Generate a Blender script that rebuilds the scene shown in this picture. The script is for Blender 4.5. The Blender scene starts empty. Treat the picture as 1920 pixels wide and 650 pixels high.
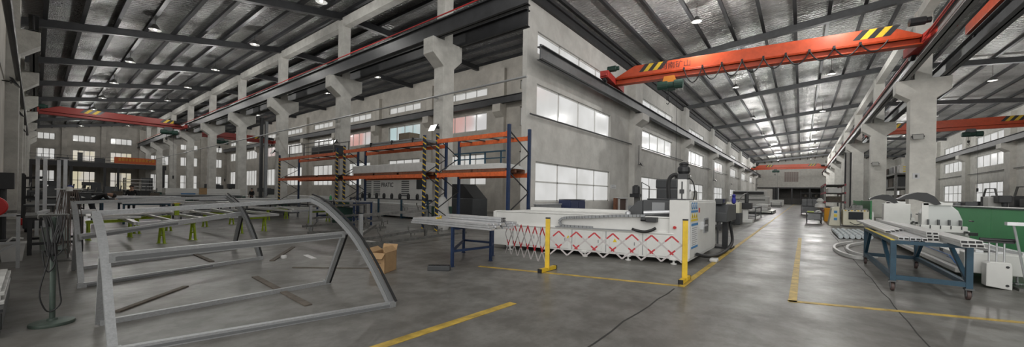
import bpy, bmesh, math, random
from mathutils import Vector, Matrix, Quaternion
random.seed(7)
SC = bpy.context.scene
COL = SC.collection
# ------------------------------------------------------------------ camera, sky, exposure
LENS_PX, HEAD, ROLL = 697.0, math.radians(37.92), math.radians(1.0)
fw = Vector((math.cos(HEAD), math.sin(HEAD), 0)); rt = Vector((math.sin(HEAD), -math.cos(HEAD), 0)); upv = Vector((0, 0, 1))
camR = math.cos(ROLL)*rt + math.sin(ROLL)*upv
camU = -math.sin(ROLL)*rt + math.cos(ROLL)*upv
cd = bpy.data.cameras.new('camera'); cam = bpy.data.objects.new('camera', cd); COL.objects.link(cam)
mw = Matrix((camR, camU, -fw)).transposed().to_4x4(); mw.translation = Vector((0, 0, 1.6)); cam.matrix_world = mw
cd.sensor_fit = 'HORIZONTAL'; cd.sensor_width = 36.0; cd.lens = LENS_PX/1920*36.0
cd.shift_y = (364.0-325.0)/1920.0; cd.clip_start = 0.05; cd.clip_end = 600
SC.camera = cam
w = bpy.data.worlds.new('sky'); SC.world = w; w.use_nodes = True
SKY, DOORWAY = 0.36, 1.65                    # overcast sky, and the brighter open side behind the camera
nt = w.node_tree; bg = nt.nodes['Background']
tcw = nt.nodes.new('ShaderNodeTexCoord'); dotn = nt.nodes.new('ShaderNodeVectorMath'); dotn.operation = 'DOT_PRODUCT'; dotn.inputs[1].default_value = (-.94, -.28, .18)
nt.links.new(tcw.outputs['Generated'], dotn.inputs[0])
mr = nt.nodes.new('ShaderNodeMapRange'); mr.inputs['From Min'].default_value = .2; mr.inputs['From Max'].default_value = 1.0; mr.inputs['To Min'].default_value = SKY; mr.inputs['To Max'].default_value = SKY+DOORWAY
nt.links.new(dotn.outputs['Value'], mr.inputs['Value']); nt.links.new(mr.outputs[0], bg.inputs[1])
bg.inputs[0].default_value = (1.0, .985, .95, 1)
SC.view_settings.view_transform = 'Standard'; SC.view_settings.look = 'None'
SC.view_settings.exposure = 0.0; SC.view_settings.gamma = 1.0; SC.view_settings.use_curve_mapping = False
WIN_RIGHT, WIN_LEFT = 0.64, 0.52          # daylight in the window panes
FILL_RIGHT, FILL_LEFT = 480.0, 210.0      # watts of each unseen fill light added below a high bay lamp
try:
    SC.cycles.max_bounces = 6; SC.cycles.diffuse_bounces = 4; SC.cycles.glossy_bounces = 3
    SC.cycles.transmission_bounces = 4; SC.cycles.transparent_max_bounces = 6
    SC.cycles.sample_clamp_indirect = 4.0; SC.cycles.caustics_reflective = False; SC.cycles.caustics_refractive = False
    SC.cycles.use_denoising = True
except Exception:
    pass
# ------------------------------------------------------------------ materials
MATS = {}
def mat(key, col=(.5, .5, .5), rough=.5, metal=0., var=.0, scale=3., bump=0., bscale=30., emit=0., stretch=None, spec=None):
    if key in MATS: return MATS[key]
    m = bpy.data.materials.new(key); m.use_nodes = True; nt = m.node_tree; b = nt.nodes['Principled BSDF']
    b.inputs['Base Color'].default_value = (*col, 1); b.inputs['Roughness'].default_value = rough; b.inputs['Metallic'].default_value = metal
    if spec is not None: b.inputs['Specular IOR Level'].default_value = spec
    tc = None
    if var or bump:
        tc = nt.nodes.new('ShaderNodeTexCoord'); src = tc.outputs['Object']
        if stretch:
            mp = nt.nodes.new('ShaderNodeMapping'); mp.inputs['Scale'].default_value = stretch
            nt.links.new(src, mp.inputs[0]); src = mp.outputs[0]
    if var:
        n = nt.nodes.new('ShaderNodeTexNoise'); n.inputs['Scale'].default_value = scale; n.inputs['Detail'].default_value = 6; n.inputs['Roughness'].default_value = .62
        nt.links.new(src, n.inputs['Vector'])
        r = nt.nodes.new('ShaderNodeValToRGB'); e = r.color_ramp.elements
        e[0].position = .32; e[1].position = .68
        e[0].color = (*[c*(1-var) for c in col], 1); e[1].color = (*[min(1, c*(1+var*.6)) for c in col], 1)
        nt.links.new(n.outputs['Fac'], r.inputs[0]); nt.links.new(r.outputs[0], b.inputs['Base Color'])
    if bump:
        n2 = nt.nodes.new('ShaderNodeTexNoise'); n2.inputs['Scale'].default_value = bscale; n2.inputs['Detail'].default_value = 3
        nt.links.new(src, n2.inputs['Vector'])
        bp = nt.nodes.new('ShaderNodeBump'); bp.inputs['Strength'].default_value = bump; bp.inputs['Distance'].default_value = .05
        nt.links.new(n2.outputs['Fac'], bp.inputs['Height']); nt.links.new(bp.outputs[0], b.inputs['Normal'])
    if emit:
        b.inputs['Emission Color'].default_value = (*col, 1); b.inputs['Emission Strength'].default_value = emit
    MATS[key] = m
    return m
def pane_mat(key, c1, c2, strength, scale=.5, stretch=(1, 1, 1)):
    m = bpy.data.materials.new(key); m.use_nodes = True; nt = m.node_tree; b = nt.nodes['Principled BSDF']
    b.inputs['Roughness'].default_value = .15; b.inputs['Base Color'].default_value = (.25, .25, .25, 1)
    tc = nt.nodes.new('ShaderNodeTexCoord'); mp = nt.nodes.new('ShaderNodeMapping'); mp.inputs['Scale'].default_value = stretch
    n = nt.nodes.new('ShaderNodeTexNoise'); n.inputs['Scale'].default_value = scale; n.inputs['Detail'].default_value = 2
    r = nt.nodes.new('ShaderNodeValToRGB'); r.color_ramp.elements[0].position = .4; r.color_ramp.elements[1].position = .6
    r.color_ramp.elements[0].color = (*c1, 1); r.color_ramp.elements[1].color = (*c2, 1)
    nt.links.new(tc.outputs['Object'], mp.inputs[0]); nt.links.new(mp.outputs[0], n.inputs['Vector']); nt.links.new(n.outputs['Fac'], r.inputs[0])
    nt.links.new(r.outputs[0], b.inputs['Emission Color']); b.inputs['Emission Strength'].default_value = strength
    MATS[key] = m
    return m
def floor_mat():
    m = bpy.data.materials.new('polished_concrete'); m.use_nodes = True; nt = m.node_tree; b = nt.nodes['Principled BSDF']; L = nt.links
    tc = nt.nodes.new('ShaderNodeTexCoord')
    def noise(s, d=6, ro=.6, st=None):
        n = nt.nodes.new('ShaderNodeTexNoise'); n.inputs['Scale'].default_value = s; n.inputs['Detail'].default_value = d; n.inputs['Roughness'].default_value = ro
        if st:
            mp = nt.nodes.new('ShaderNodeMapping'); mp.inputs['Scale'].default_value = st; L.new(tc.outputs['Object'], mp.inputs[0]); L.new(mp.outputs[0], n.inputs['Vector'])
        else: L.new(tc.outputs['Object'], n.inputs['Vector'])
        return n
    def ramp(n, p0, c0, p1, c1):
        r = nt.nodes.new('ShaderNodeValToRGB'); r.color_ramp.elements[0].position = p0; r.color_ramp.elements[1].position = p1
        r.color_ramp.elements[0].color = c0; r.color_ramp.elements[1].color = c1; L.new(n.outputs['Fac'], r.inputs[0]); return r
    r1 = ramp(noise(.35, 8, .62), .3, (.155, .150, .140, 1), .72, (.245, .24, .225, 1))
    r2 = ramp(noise(2.3, 9, .7), .42, (.58, .57, .55, 1), .62, (1, 1, 1, 1))
    r3 = ramp(noise(11, 5, .7), .30, (.62, .6, .58, 1), .42, (1, 1, 1, 1))
    r4 = ramp(noise(1.0, 4, .6, (.22, 3.2, 1)), .36, (.8, .8, .8, 1), .5, (1, 1, 1, 1))
    prev = r1.outputs[0]
    for r, f in ((r2, .8), (r3, .45), (r4, .5)):
        mx = nt.nodes.new('ShaderNodeMix'); mx.data_type = 'RGBA'; mx.blend_type = 'MULTIPLY'; mx.inputs['Factor'].default_value = f
        L.new(prev, mx.inputs[6]); L.new(r.outputs[0], mx.inputs[7]); prev = mx.outputs[2]
    L.new(prev, b.inputs['Base Color']); b.inputs['Specular IOR Level'].default_value = .22
    rr = ramp(noise(.9, 7, .65), .35, (.29, .29, .29, 1), .7, (.50, .50, .50, 1)); L.new(rr.outputs[0], b.inputs['Roughness'])
    bp = nt.nodes.new('ShaderNodeBump'); bp.inputs['Strength'].default_value = .12; bp.inputs['Distance'].default_value = .01
    L.new(noise(6, 4).outputs['Fac'], bp.inputs['Height']); L.new(bp.outputs[0], b.inputs['Normal'])
    return m
def foil_mat(key, axis, lo=.34, hi=.68):
    # crinkled silver insulation foil under the roof sheets
    m = bpy.data.materials.new(key); m.use_nodes = True; nt = m.node_tree; b = nt.nodes['Principled BSDF']; L = nt.links
    b.inputs['Metallic'].default_value = .85; b.inputs['Roughness'].default_value = .42
    tc = nt.nodes.new('ShaderNodeTexCoord'); mp = nt.nodes.new('ShaderNodeMapping')
    mp.inputs['Scale'].default_value = (2.4, .55, 1) if axis == 'x' else (.55, 2.4, 1)
    L.new(tc.outputs['Object'], mp.inputs[0])
    n = nt.nodes.new('ShaderNodeTexNoise'); n.inputs['Scale'].default_value = 2.6; n.inputs['Detail'].default_value = 5; n.inputs['Roughness'].default_value = .65; n.inputs['Distortion'].default_value = 1.2
    L.new(mp.outputs[0], n.inputs['Vector'])
    wv = nt.nodes.new('ShaderNodeTexWave'); wv.inputs['Scale'].default_value = 1.05; wv.inputs['Distortion'].default_value = 7; wv.inputs['Detail'].default_value = 3; wv.inputs['Detail Scale'].default_value = 1.6; wv.bands_direction = 'X' if axis == 'y' else 'Y'
    L.new(tc.outputs['Object'], wv.inputs['Vector'])
    ad = nt.nodes.new('ShaderNodeMath'); ad.operation = 'MULTIPLY_ADD'; ad.inputs[1].default_value = .45; L.new(wv.outputs['Fac'], ad.inputs[0]); L.new(n.outputs['Fac'], ad.inputs[2])
    bp = nt.nodes.new('ShaderNodeBump'); bp.inputs['Strength'].default_value = 1.0; bp.inputs['Distance'].default_value = .30
    L.new(ad.outputs[0], bp.inputs['Height']); L.new(bp.outputs[0], b.inputs['Normal'])
    n3 = nt.nodes.new('ShaderNodeTexNoise'); n3.inputs['Scale'].default_value = .35; n3.inputs['Detail'].default_value = 4; L.new(tc.outputs['Object'], n3.inputs['Vector'])
    r = nt.nodes.new('ShaderNodeValToRGB'); r.color_ramp.elements[0].position = .3; r.color_ramp.elements[1].position = .7
    r.color_ramp.elements[0].color = (lo, lo, lo, 1); r.color_ramp.elements[1].color = (hi, hi, hi*.98, 1)
    L.new(n3.outputs['Fac'], r.inputs[0]); L.new(r.outputs[0], b.inputs['Base Color'])
    MATS[key] = m
    return m
WALL = mat('painted_wall', (.62, .61, .58), .75, var=.16, scale=.9, bump=.25, bscale=6)
WALLL = mat('old_painted_wall', (.56, .53, .48), .8, var=.2, scale=.8, bump=.25, bscale=6)
CONC = mat('whitewashed_concrete', (.60, .59, .555), .8, var=.2, scale=1.6, bump=.3, bscale=9)
CONCR = mat('lit_whitewash', (.80, .79, .74), .8, var=.12, scale=1.6, bump=.25, bscale=9)  # lighter copy of the whitewash, stronger right hall light put into its colour
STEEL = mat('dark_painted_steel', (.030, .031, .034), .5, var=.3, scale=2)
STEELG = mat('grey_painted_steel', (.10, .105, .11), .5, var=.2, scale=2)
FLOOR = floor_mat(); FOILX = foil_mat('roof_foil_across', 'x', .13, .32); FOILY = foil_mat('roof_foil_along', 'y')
GALV = mat('galvanised_steel', (.42, .43, .44), .42, .5, var=.16, scale=40)
ALU = mat('mill_aluminium', (.66, .67, .69), .36, .55, var=.12, scale=6)
ALUW = mat('white_powder_coated_profile', (.66, .66, .65), .4, .1, var=.08, scale=6)
DKMET = mat('worn_grey_metal', (.19, .19, .182), .45, .5, var=.4, scale=8)
BLACK = mat('black_rubber', (.012, .012, .013), .55)
BLKP = mat('black_plastic', (.02, .021, .023), .4)
CHAR = mat('charcoal_paint', (.05, .053, .057), .45, var=.1, scale=5)
WHITE = mat('white_machine_paint', (.70, .70, .68), .35, var=.07, scale=2)
CREAM = mat('cream_machine_paint', (.63, .61, .49), .4, var=.08, scale=3)
ORANGE = mat('orange_rack_paint', (.70, .14, .04), .5, var=.25, scale=7)
CRANE = mat('crane_orange_paint', (.57, .075, .02), .42, var=.16, scale=3)
CRANED = mat('crane_red_paint', (.50, .045, .035), .5, var=.2, scale=3)
YEL = mat('yellow_paint', (.72, .48, .03), .5, var=.15, scale=8)
YLINE = mat('worn_yellow_floor_paint', (.50, .34, .055), .5, var=.45, scale=5)
LIME = mat('lime_green_paint', (.33, .44, .025), .5, var=.2, scale=9)
BLUE = mat('blue_frame_paint', (.022, .066, .105), .45, var=.2, scale=6)
BLUED = mat('blue_rack_paint', (.016, .036, .095), .5, var=.25, scale=6)
GREEN = mat('green_partition_sheet', (.085, .40, .16), .55, var=.08, scale=1)
DKGREEN = mat('dark_green_paint', (.02, .06, .045), .55, var=.2, scale=4)
POSTG = mat('grey_green_paint', (.065, .09, .075), .5, var=.3, scale=9)
RED = mat('red_plastic', (.50, .022, .022), .45)
CARD = mat('brown_cardboard', (.42, .27, .14), .85, var=.12, scale=9)
WOOD = mat('rough_pallet_timber', (.19, .085, .05), .85, var=.35, scale=10)
DKWOOD = mat('old_timber', (.13, .11, .09), .8, var=.35, scale=10)
PLAST = mat('milky_plastic_film', (.60, .60, .59), .45, var=.12, scale=4)
SIGNW = mat('sticker_white', (.72, .73, .74), .5); SIGNB = mat('sticker_blue', (.05, .22, .48), .5); SIGNY = mat('sticker_yellow', (.72, .55, .03), .5)
GLASSD = mat('dark_glass', (.03, .035, .04), .12)
GREY = mat('grey_board', (.27, .28, .29), .6, var=.15, scale=3)
SKIN = mat('skin', (.45, .27, .19), .55); HAIR = mat('black_hair', (.010, .009, .009), .6); CLOTH = mat('black_cloth', (.016, .016, .018), .85, var=.2, scale=12); TROUS = mat('dark_trousers', (.028, .03, .038), .85)
BULB = mat('lamp_bulb', (1, .98, .94), .4, emit=.9)
FLOODON = mat('floodlight_lit', (1, .98, .93), .4, emit=3.0)
PR1 = pane_mat('pane_daylight', (.78, .78, .76), (.92, .92, .91), WIN_RIGHT)
PL1 = pane_mat('pane_dusty_daylight', (.85, .84, .80), (1, .99, .96), WIN_LEFT)
PL2 = pane_mat('pane_red_building', (.95, .48, .42), (.92, .90, .90), WIN_LEFT, .28, (1, 1, .4))
PL3 = pane_mat('pane_teal_building', (.62, .88, .90), (.95, .93, .92), WIN_LEFT, .3, (1, 1, .4))
PLY = pane_mat('pane_cream_daylight', (1, .90, .62), (1, .94, .85), WIN_LEFT, .4)
# ------------------------------------------------------------------ mesh builder and scene helpers
class M:
    def __init__(s): s.v = []; s.f = []; s.mi = []
    def add(s, vs, fs, k=0):
        o = len(s.v); s.v += [tuple(v) for v in vs]; s.f += [tuple(i+o for i in f) for f in fs]; s.mi += [k]*len(fs); return s
    def box(s, x0, x1, y0, y1, z0, z1, k=0):
        x0, x1 = min(x0, x1), max(x0, x1); y0, y1 = min(y0, y1), max(y0, y1); z0, z1 = min(z0, z1), max(z0, z1)
        vs = [(x0,y0,z0),(x1,y0,z0),(x1,y1,z0),(x0,y1,z0),(x0,y0,z1),(x1,y0,z1),(x1,y1,z1),(x0,y1,z1)]
        return s.add(vs, [(3,2,1,0),(4,5,6,7),(0,1,5,4),(1,2,6,5),(2,3,7,6),(3,0,4,7)], k)
    def bar(s, p, q, wd, ht, up=(0, 0, 1), k=0):
        p, q = Vector(p), Vector(q); d = (q-p).normalized(); u = Vector(up)
        if abs(d.dot(u)) > .98: u = Vector((0, 1, 0)) if abs(d.y) < .9 else Vector((1, 0, 0))
        sd = d.cross(u).normalized(); u = sd.cross(d).normalized()
        vs = []
        for c in (p, q):
            for a, b in ((-1,-1),(1,-1),(1,1),(-1,1)): vs.append(c+sd*(a*wd/2)+u*(b*ht/2))
        return s.add(vs, [(0,1,2,3)[::-1],(4,5,6,7),(0,1,5,4),(1,2,6,5),(2,3,7,6),(3,0,4,7)], k)
    def tube(s, pts, r, n=8, k=0, closed=False):
        P = [Vector(p) for p in pts]; N = len(P); base = len(s.v); vs = []; fs = []
        prev = None
        for i, p in enumerate(P):
            if closed: t = (P[(i+1) % N]-P[i-1]).normalized()
            else: t = (P[min(i+1, N-1)]-P[max(i-1, 0)]).normalized()
            if prev is None:
                a = Vector((0, 0, 1)) if abs(t.z) < .9 else Vector((1, 0, 0)); e = t.cross(a).normalized()
            else: e = (prev-t*prev.dot(t)).normalized()
            prev = e; g = t.cross(e); rr = r[i] if isinstance(r, (list, tuple)) else r
            for j in range(n):
                an = 2*math.pi*j/n; vs.append(p+e*(rr*math.cos(an))+g*(rr*math.sin(an)))
        for i in range(N if closed else N-1):
            for j in range(n):
                a = i*n+j; b = i*n+(j+1) % n; c = ((i+1) % N)*n+(j+1) % n; d = ((i+1) % N)*n+j; fs.append((a, b, c, d))
        if not closed: fs += [tuple(range(n))[::-1], tuple((N-1)*n+j for j in range(n))]
        return s.add(vs, fs, k)
    def prism(s, pts, fn, a0, a1, k=0):
        # pts: 2D outline; fn(u, v, a) -> xyz
        n = len(pts); vs = [fn(u, v, a0) for u, v in pts]+[fn(u, v, a1) for u, v in pts]
        fs = [tuple(range(n))[::-1], tuple(range(n, 2*n))]+[(i, (i+1) % n, n+(i+1) % n, n+i) for i in range(n)]
        return s.add(vs, fs, k)
    def lathe(s, prof, c=(0, 0, 0), n=20, k=0, axis='z'):
        vs = []; fs = []
        for r, h in prof:
            for j in range(n):
                an = 2*math.pi*j/n; x, y = r*math.cos(an), r*math.sin(an)
                p = (x, y, h) if axis == 'z' else ((h, x, y) if axis == 'x' else (x, h, y))
                vs.append((c[0]+p[0], c[1]+p[1], c[2]+p[2]))
        m = len(prof)
        for i in range(m-1):
            for j in range(n): fs.append((i*n+j, i*n+(j+1) % n, (i+1)*n+(j+1) % n, (i+1)*n+j))
        fs += [tuple(range(n))[::-1], tuple((m-1)*n+j for j in range(n))]
        return s.add(vs, fs, k)
    def build(s, name, mats, parent=None, bevel=0., smooth=False, world=True):
        me = bpy.data.meshes.new(name)
        vs = s.v
        if parent is not None and world:
            inv = root_matrix(parent).inverted(); vs = [tuple(inv @ Vector(v)) for v in vs]
        me.from_pydata(vs, [], s.f)
        if not isinstance(mats, (list, tuple)): mats = [mats]
        for m in mats: me.materials.append(m)
        for p, k in zip(me.polygons, s.mi): p.material_index = k; p.use_smooth = smooth
        bm = bmesh.new(); bm.from_mesh(me); bmesh.ops.recalc_face_normals(bm, faces=bm.faces); bm.to_mesh(me); bm.free()
        o = bpy.data.objects.new(name, me); COL.objects.link(o)
        if parent is not None: o.parent = parent
        if bevel:
            b = o.modifiers.new('edge', 'BEVEL'); b.width = bevel; b.segments = 2; b.limit_method = 'ANGLE'
        if smooth:
            try: me.set_sharp_from_angle(angle=.7)
            except Exception: pass
        return o
def root_matrix(o):
    m = Matrix.Identity(4); c = o; chain = []
    while c is not None: chain.append(c); c = c.parent
    for c in reversed(chain): m = m @ c.matrix_basis
    return m
def tag(o, label, cat, group=None, kind=None):
    if label: o['label'] = label
    if cat: o['category'] = cat
    if group: o['group'] = group
    if kind: o['kind'] = kind
    return o
def thing(name, label, cat, loc=(0, 0, 0), rz=0., group=None):
    o = bpy.data.objects.new(name, None); COL.objects.link(o); o.empty_display_size = .1
    o.location = loc; o.rotation_euler = (0, 0, rz)
    return tag(o, label, cat, group)
def struct(o, label=None):
    o['kind'] = 'structure'
    if label: o['label'] = label
    return o
def dup(root, loc, rz=0., label=None, group=None):
    c = root.copy(); COL.objects.link(c); c.location = loc; c.rotation_euler = (0, 0, rz)
    if label: c['label'] = label
    if group: c['group'] = group
    for ch in list(root.children):
        d = ch.copy(); COL.objects.link(d); d.parent = c
        for g in list(ch.children):
            e = g.copy(); COL.objects.link(e); e.parent = d
    return c
def lettering(name, text, m, parent, origin, xdir, ydir, size, depth=.004):
    cu = bpy.data.curves.new(name, 'FONT'); cu.body = text; cu.size = size; cu.extrude = depth; cu.align_x = 'LEFT'
    t = bpy.data.objects.new(name, cu); COL.objects.link(t); bpy.context.view_layer.update()
    me = bpy.data.meshes.new_from_object(t.evaluated_get(bpy.context.evaluated_depsgraph_get()))
    COL.objects.unlink(t); bpy.data.objects.remove(t)
    X = Vector(xdir).normalized(); Y = Vector(ydir).normalized(); Z = X.cross(Y)
    mm = Matrix((X, Y, Z)).transposed().to_4x4(); mm.translation = Vector(origin)
    if parent is not None: mm = root_matrix(parent).inverted() @ mm
    me.transform(mm); me.materials.clear(); me.materials.append(m)
    o = bpy.data.objects.new(name, me); COL.objects.link(o); o.parent = parent
    return o
# ------------------------------------------------------------------ the building
def wall(name, axis, at0, at1, u0, u1, z0, z1, holes, m, label):
    us = sorted({u0, u1, *[h[0] for h in holes], *[h[1] for h in holes]}); zs = sorted({z0, z1, *[h[2] for h in holes], *[h[3] for h in holes]})
    us = [u for u in us if u0 <= u <= u1]; zs = [z for z in zs if z0 <= z <= z1]
    b = M()
    for i in range(len(us)-1):
        j = 0
        while j < len(zs)-1:
            uc = (us[i]+us[i+1])/2
            solid = lambda jj: not any(h[0] < uc < h[1] and h[2] < (zs[jj]+zs[jj+1])/2 < h[3] for h in holes)
            if not solid(j): j += 1; continue
            k = j
            while k+1 < len(zs)-1 and solid(k+1): k += 1
            if axis == 'x': b.box(at0, at1, us[i], us[i+1], zs[j], zs[k+1])
            else: b.box(us[i], us[i+1], at0, at1, zs[j], zs[k+1])
            j = k+1
    return struct(b.build(name, m), label)
WN = [0]
def window(axis, face, depth, u0, u1, z0, z1, nu, nz, pane, label, fm=None, wfr=.09):
    # face: wall surface, depth: signed recess; the pane stands in the opening
    WN[0] += 1; b = M(); a0, a1 = face+depth*.35, face+depth*.75
    def bx(ua, ub, za, zb, p0, p1, k):
        if axis == 'x': b.box(p0, p1, ua, ub, za, zb, k)
        else: b.box(ua, ub, p0, p1, za, zb, k)
    for i in range(nu+1):
        u = u0+(u1-u0)*i/nu; h = wfr/2
        bx(max(u0, u-h) if i else u0, min(u1, u+h) if i < nu else u1, z0, z1, a0, a1, 0) if 0 < i < nu else bx(u0 if i == 0 else u1-wfr, u0+wfr if i == 0 else u1, z0, z1, a0, a1, 0)
    for j in range(nz+1):
        z = z0+(z1-z0)*j/nz
        za, zb = (z, z+wfr) if j == 0 else ((z-wfr, z) if j == nz else (z-wfr*.5, z+wfr*.5))
        bx(u0, u1, za, zb, a0, a1, 0)
    m = (a0+a1)/2
    bx(u0+.02, u1-.02, z0+.02, z1-.02, m-.006, m+.006, 1)
    return struct(b.build('window_%d' % WN[0], [fm or WHITE, pane]), label)
def ibeam_y(b, x, z0, z1, y0, y1, fl=.32, k=0):
    b.box(x-fl/2, x+fl/2, y0, y1, z0, z0+.04, k); b.box(x-fl/2, x+fl/2, y0, y1, z1-.04, z1, k); b.box(x-.03, x+.03, y0, y1, z0, z1, k)
def ibeam_x(b, y, z0, z1, x0, x1, fl=.32, k=0):
    b.box(x0, x1, y-fl/2, y+fl/2, z0, z0+.04, k); b.box(x0, x1, y-fl/2, y+fl/2, z1-.04, z1, k); b.box(x0, x1, y-.03, y+.03, z0, z1, k)
struct(M().box(-6, 160, -24, 102, -.3, 0).build('floor', FLOOR), 'worn polished grey concrete factory floor')
# painted floor lines and joints
def line(name, pts, wd, m, label, h=.004):
    b = M()
    for p, q in zip(pts[:-1], pts[1:]):
        b.bar((p[0], p[1], h/2+.0005), (q[0], q[1], h/2+.0005), wd, h)
    return struct(b.build(name, m), label)
line('floor_marking', [(7.12, 1.68), (150, 1.75)], .11, YLINE, 'yellow line along the left edge of the aisle')
line('floor_marking', [(7.17, 1.73), (6.05, 5.6), ], .11, YLINE, 'yellow line across in front of the white machine')
line('floor_marking', [(1.2, 3.47), (4.35, 3.33)], .13, YLINE, 'yellow line in the lower middle of the floor')
line('floor_marking', [(7.25, .09), (19.5, .03)], .11, YLINE, 'yellow line on the right side of the aisle')
line('floor_marking', [(7.3, .14), (8.35, -2.9), (9.3, -5.4)], .11, YLINE, 'yellow line turning off to the right before the blue cart')
JOINT = mat('dark_floor_joint', (.035, .034, .032), .8)
rj = random.Random(3)
line('floor_joint', [(1.5+i*.45, 1.72+rj.uniform(-.018, .018)+.05*math.exp(-((i-6)/4)**2)) for i in range(13)], .022, JOINT, 'dark cracked joint running to the barrier post', .002)
line('floor_joint', [(4.6+i*.5, -1.14+rj.uniform(-.018, .018)) for i in range(40)], .014, JOINT, 'thin dark joint on the right of the aisle', .002)
# ---- left hall
LCOLY = [14.1+9.83*k for k in range(9)]
LWY = [29.6+10.4*k for k in range(7)]
wall('wall_left', 'x', -1.2, -.9, 8, 98, 0, 11.2, [], WALLL, 'dull white side wall of the left hall')
LW_ROWS = [(2.4, 5.3), (7.45, 9.1), (10.6, 11.35)]
lw = [(22.8+9.55*k, 28.6+9.55*k) for k in range(-1, 8)]
holes = [(a, b, z0, z1) for a, b in lw for z0, z1 in LW_ROWS]
wall('wall_right', 'x', 25.3, 25.7, 12.2, 98, 0, 13.4, holes, WALLL, 'white window wall behind the pallet racks')
for i, (a, b) in enumerate(lw):
    for j, (z0, z1) in enumerate(LW_ROWS):
        window('x', 25.3, .4, a, b, z0, z1, 4, 1, (PL1, PL2, PL1)[(i+j) % 3] if j == 1 and i > 2 else (PL2 if j == 1 and i in (1,) else PL3 if j == 1 and i == 2 else PL1), '%s window of the wall behind the racks' % ('low', 'middle', 'high')[j])
fx = [(-.45, 2.0), (3.85, 6.5), (8.25, 11.0), (13.4, 16.1), (17.8, 20.5), (22.0, 24.6)]
FROWS = [(1.2, 4.3, 2), (6.1, 7.9, 1), (9.35, 10.45, 1)]
wall('wall_back', 'y', 98, 98.4, -1.2, 25.7, 0, 13.4, [(a, b, r[0], r[1]) for a, b in fx for r in FROWS], WALLL, 'end wall of the left hall with three rows of windows')
for i, (a, b) in enumerate(fx):
    for j, r in enumerate(FROWS):
        window('y', 98, .4, a, b, r[0], r[1], 4, r[2], PLY if (i in (1, 2) and j < 2) else PL1, '%s window in the end wall of the left hall' % ('low', 'middle', 'high')[j])
for x in (-.2, 2.95, 7.4, 12.2, 17.0, 21.2):
    struct(M().box(x-.3, x+.3, 97.6, 98, 0, 12.5).build('pillar', WALLL), 'flat pillar on the end wall of the left hall')
def corbel_profile(a, b, s0, s1, zt, ze, zs, zb):
    # outline in (u, z): bracket from a to b, shaft from s0 to s1
    return [(s0, zb), (s1, zb), (s1, zs), (b, ze), (b, zt), (a, zt), (a, ze), (s0, zs)]
for k, y in enumerate(LCOLY):
    b = M(); pr = corbel_profile(11.42, 13.55, 12.1, 12.78, 9.0, 8.25, 7.75, 0)
    if k == 0: pr = corbel_profile(11.42, 13.3, 12.1, 12.78, 9.0, 8.25, 7.75, 0)
    b.prism(pr, lambda u, v, a: (u, a, v), y-.36, y+.36)
    b.box(12.18, 12.72, y-.3, y+.3, 9.0, 12.5)
    b.box(12.085, 12.795, y-.375, y+.375, 0, .95, 1)
    struct(b.build('pillar', [CONC, DKGREEN], bevel=.02), 'whitewashed column with crane bracket in the middle row of the left hall')
for y in LWY:
    b = M(); b.prism([(-.95, 0), (-.5, 0), (-.5, 7.8), (.1, 8.35), (.1, 9.0), (-.5, 9.0), (-.5, 10.6), (-.95, 10.6)], lambda u, v, a: (u, a, v), y-.5, y+.5)
    struct(b.build('pillar', CONC, bevel=.02), 'wall pillar with crane bracket on the far left')
b = M(); b.box(-.95, -.5, 11.5, 12.6, 0, 10.6); struct(b.build('pillar', CONC), 'nearest wall pillar at the left edge')
for k in range(8):
    y = 30.5+9.55*k-9.55
    b = M(); b.prism([(25.35, 0), (24.95, 0), (24.95, 8.3), (24.45, 8.75), (24.45, 9.4), (24.95, 9.4), (24.95, 12.6), (25.35, 12.6)], lambda u, v, a: (u, a, v), y-.45, y+.45)
    struct(b.build('pillar', WALLL), 'wall pillar with bracket between the windows behind the racks')
b = M(); b.box(12.25, 12.68, 12.3, 97.8, 12.35, 12.95); struct(b.build('ceiling_beam', CONC), 'pale concrete tie beam along the column tops of the left hall')
for x, lab in ((11.72, 'dark crane beam on the near side of the column row'), (13.25, 'dark crane beam on the far side of the column row')):
    y0 = 8.5 if x < 12 else 9.6
    b = M(); ibeam_y(b, x, 9.0, 9.75, y0, 97.5); b.box(x-.04, x+.04, y0, 97.5, 9.75, 9.85)
    if x < 12: b.tube([(x-.2, y0, 9.86), (x-.2, 97.5, 9.86)], .03, 6, 1)
    struct(b.build('crane_beam', [STEEL, RED]), lab)
b = M(); ibeam_y(b, -.12, 9.0, 9.75, 29, 97.5); struct(b.build('crane_beam', STEEL), 'dark crane beam on the brackets of the far left wall')
b = M(); ibeam_y(b, 24.65, 9.4, 10.0, 12.4, 97.5); struct(b.build('crane_beam', STEEL), 'dark crane beam across the window wall behind the racks')
def zl(x): # roof line of the left hall
    return 10.55+(x+.9)*.19 if x < 12.6 else 13.115+(x-12.6)*.012
for k in range(-1, 8):
    y = 33.8+9.83*k-1*0
    b = M()
    for x0, x1 in ((-.9, 6), (6, 12.6), (12.6, 19), (19, 25.3)):
        hh = .42
        b.bar((x0, y, zl(x0)), (x1, y, zl(x1)), .22, hh)
        b.bar((x0, y, zl(x0)-hh/2), (x1, y, zl(x1)-hh/2), .3, .03); 
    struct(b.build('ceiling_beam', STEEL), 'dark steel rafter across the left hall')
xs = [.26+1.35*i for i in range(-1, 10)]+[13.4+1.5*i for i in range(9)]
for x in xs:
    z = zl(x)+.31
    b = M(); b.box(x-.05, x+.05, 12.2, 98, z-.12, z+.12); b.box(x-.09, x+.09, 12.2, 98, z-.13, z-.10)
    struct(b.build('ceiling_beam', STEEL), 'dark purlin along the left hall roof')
b = M(); pts = [(-1.2, zl(-1.2)), (12.6, zl(12.6)), (25.9, zl(25.9))]
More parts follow.
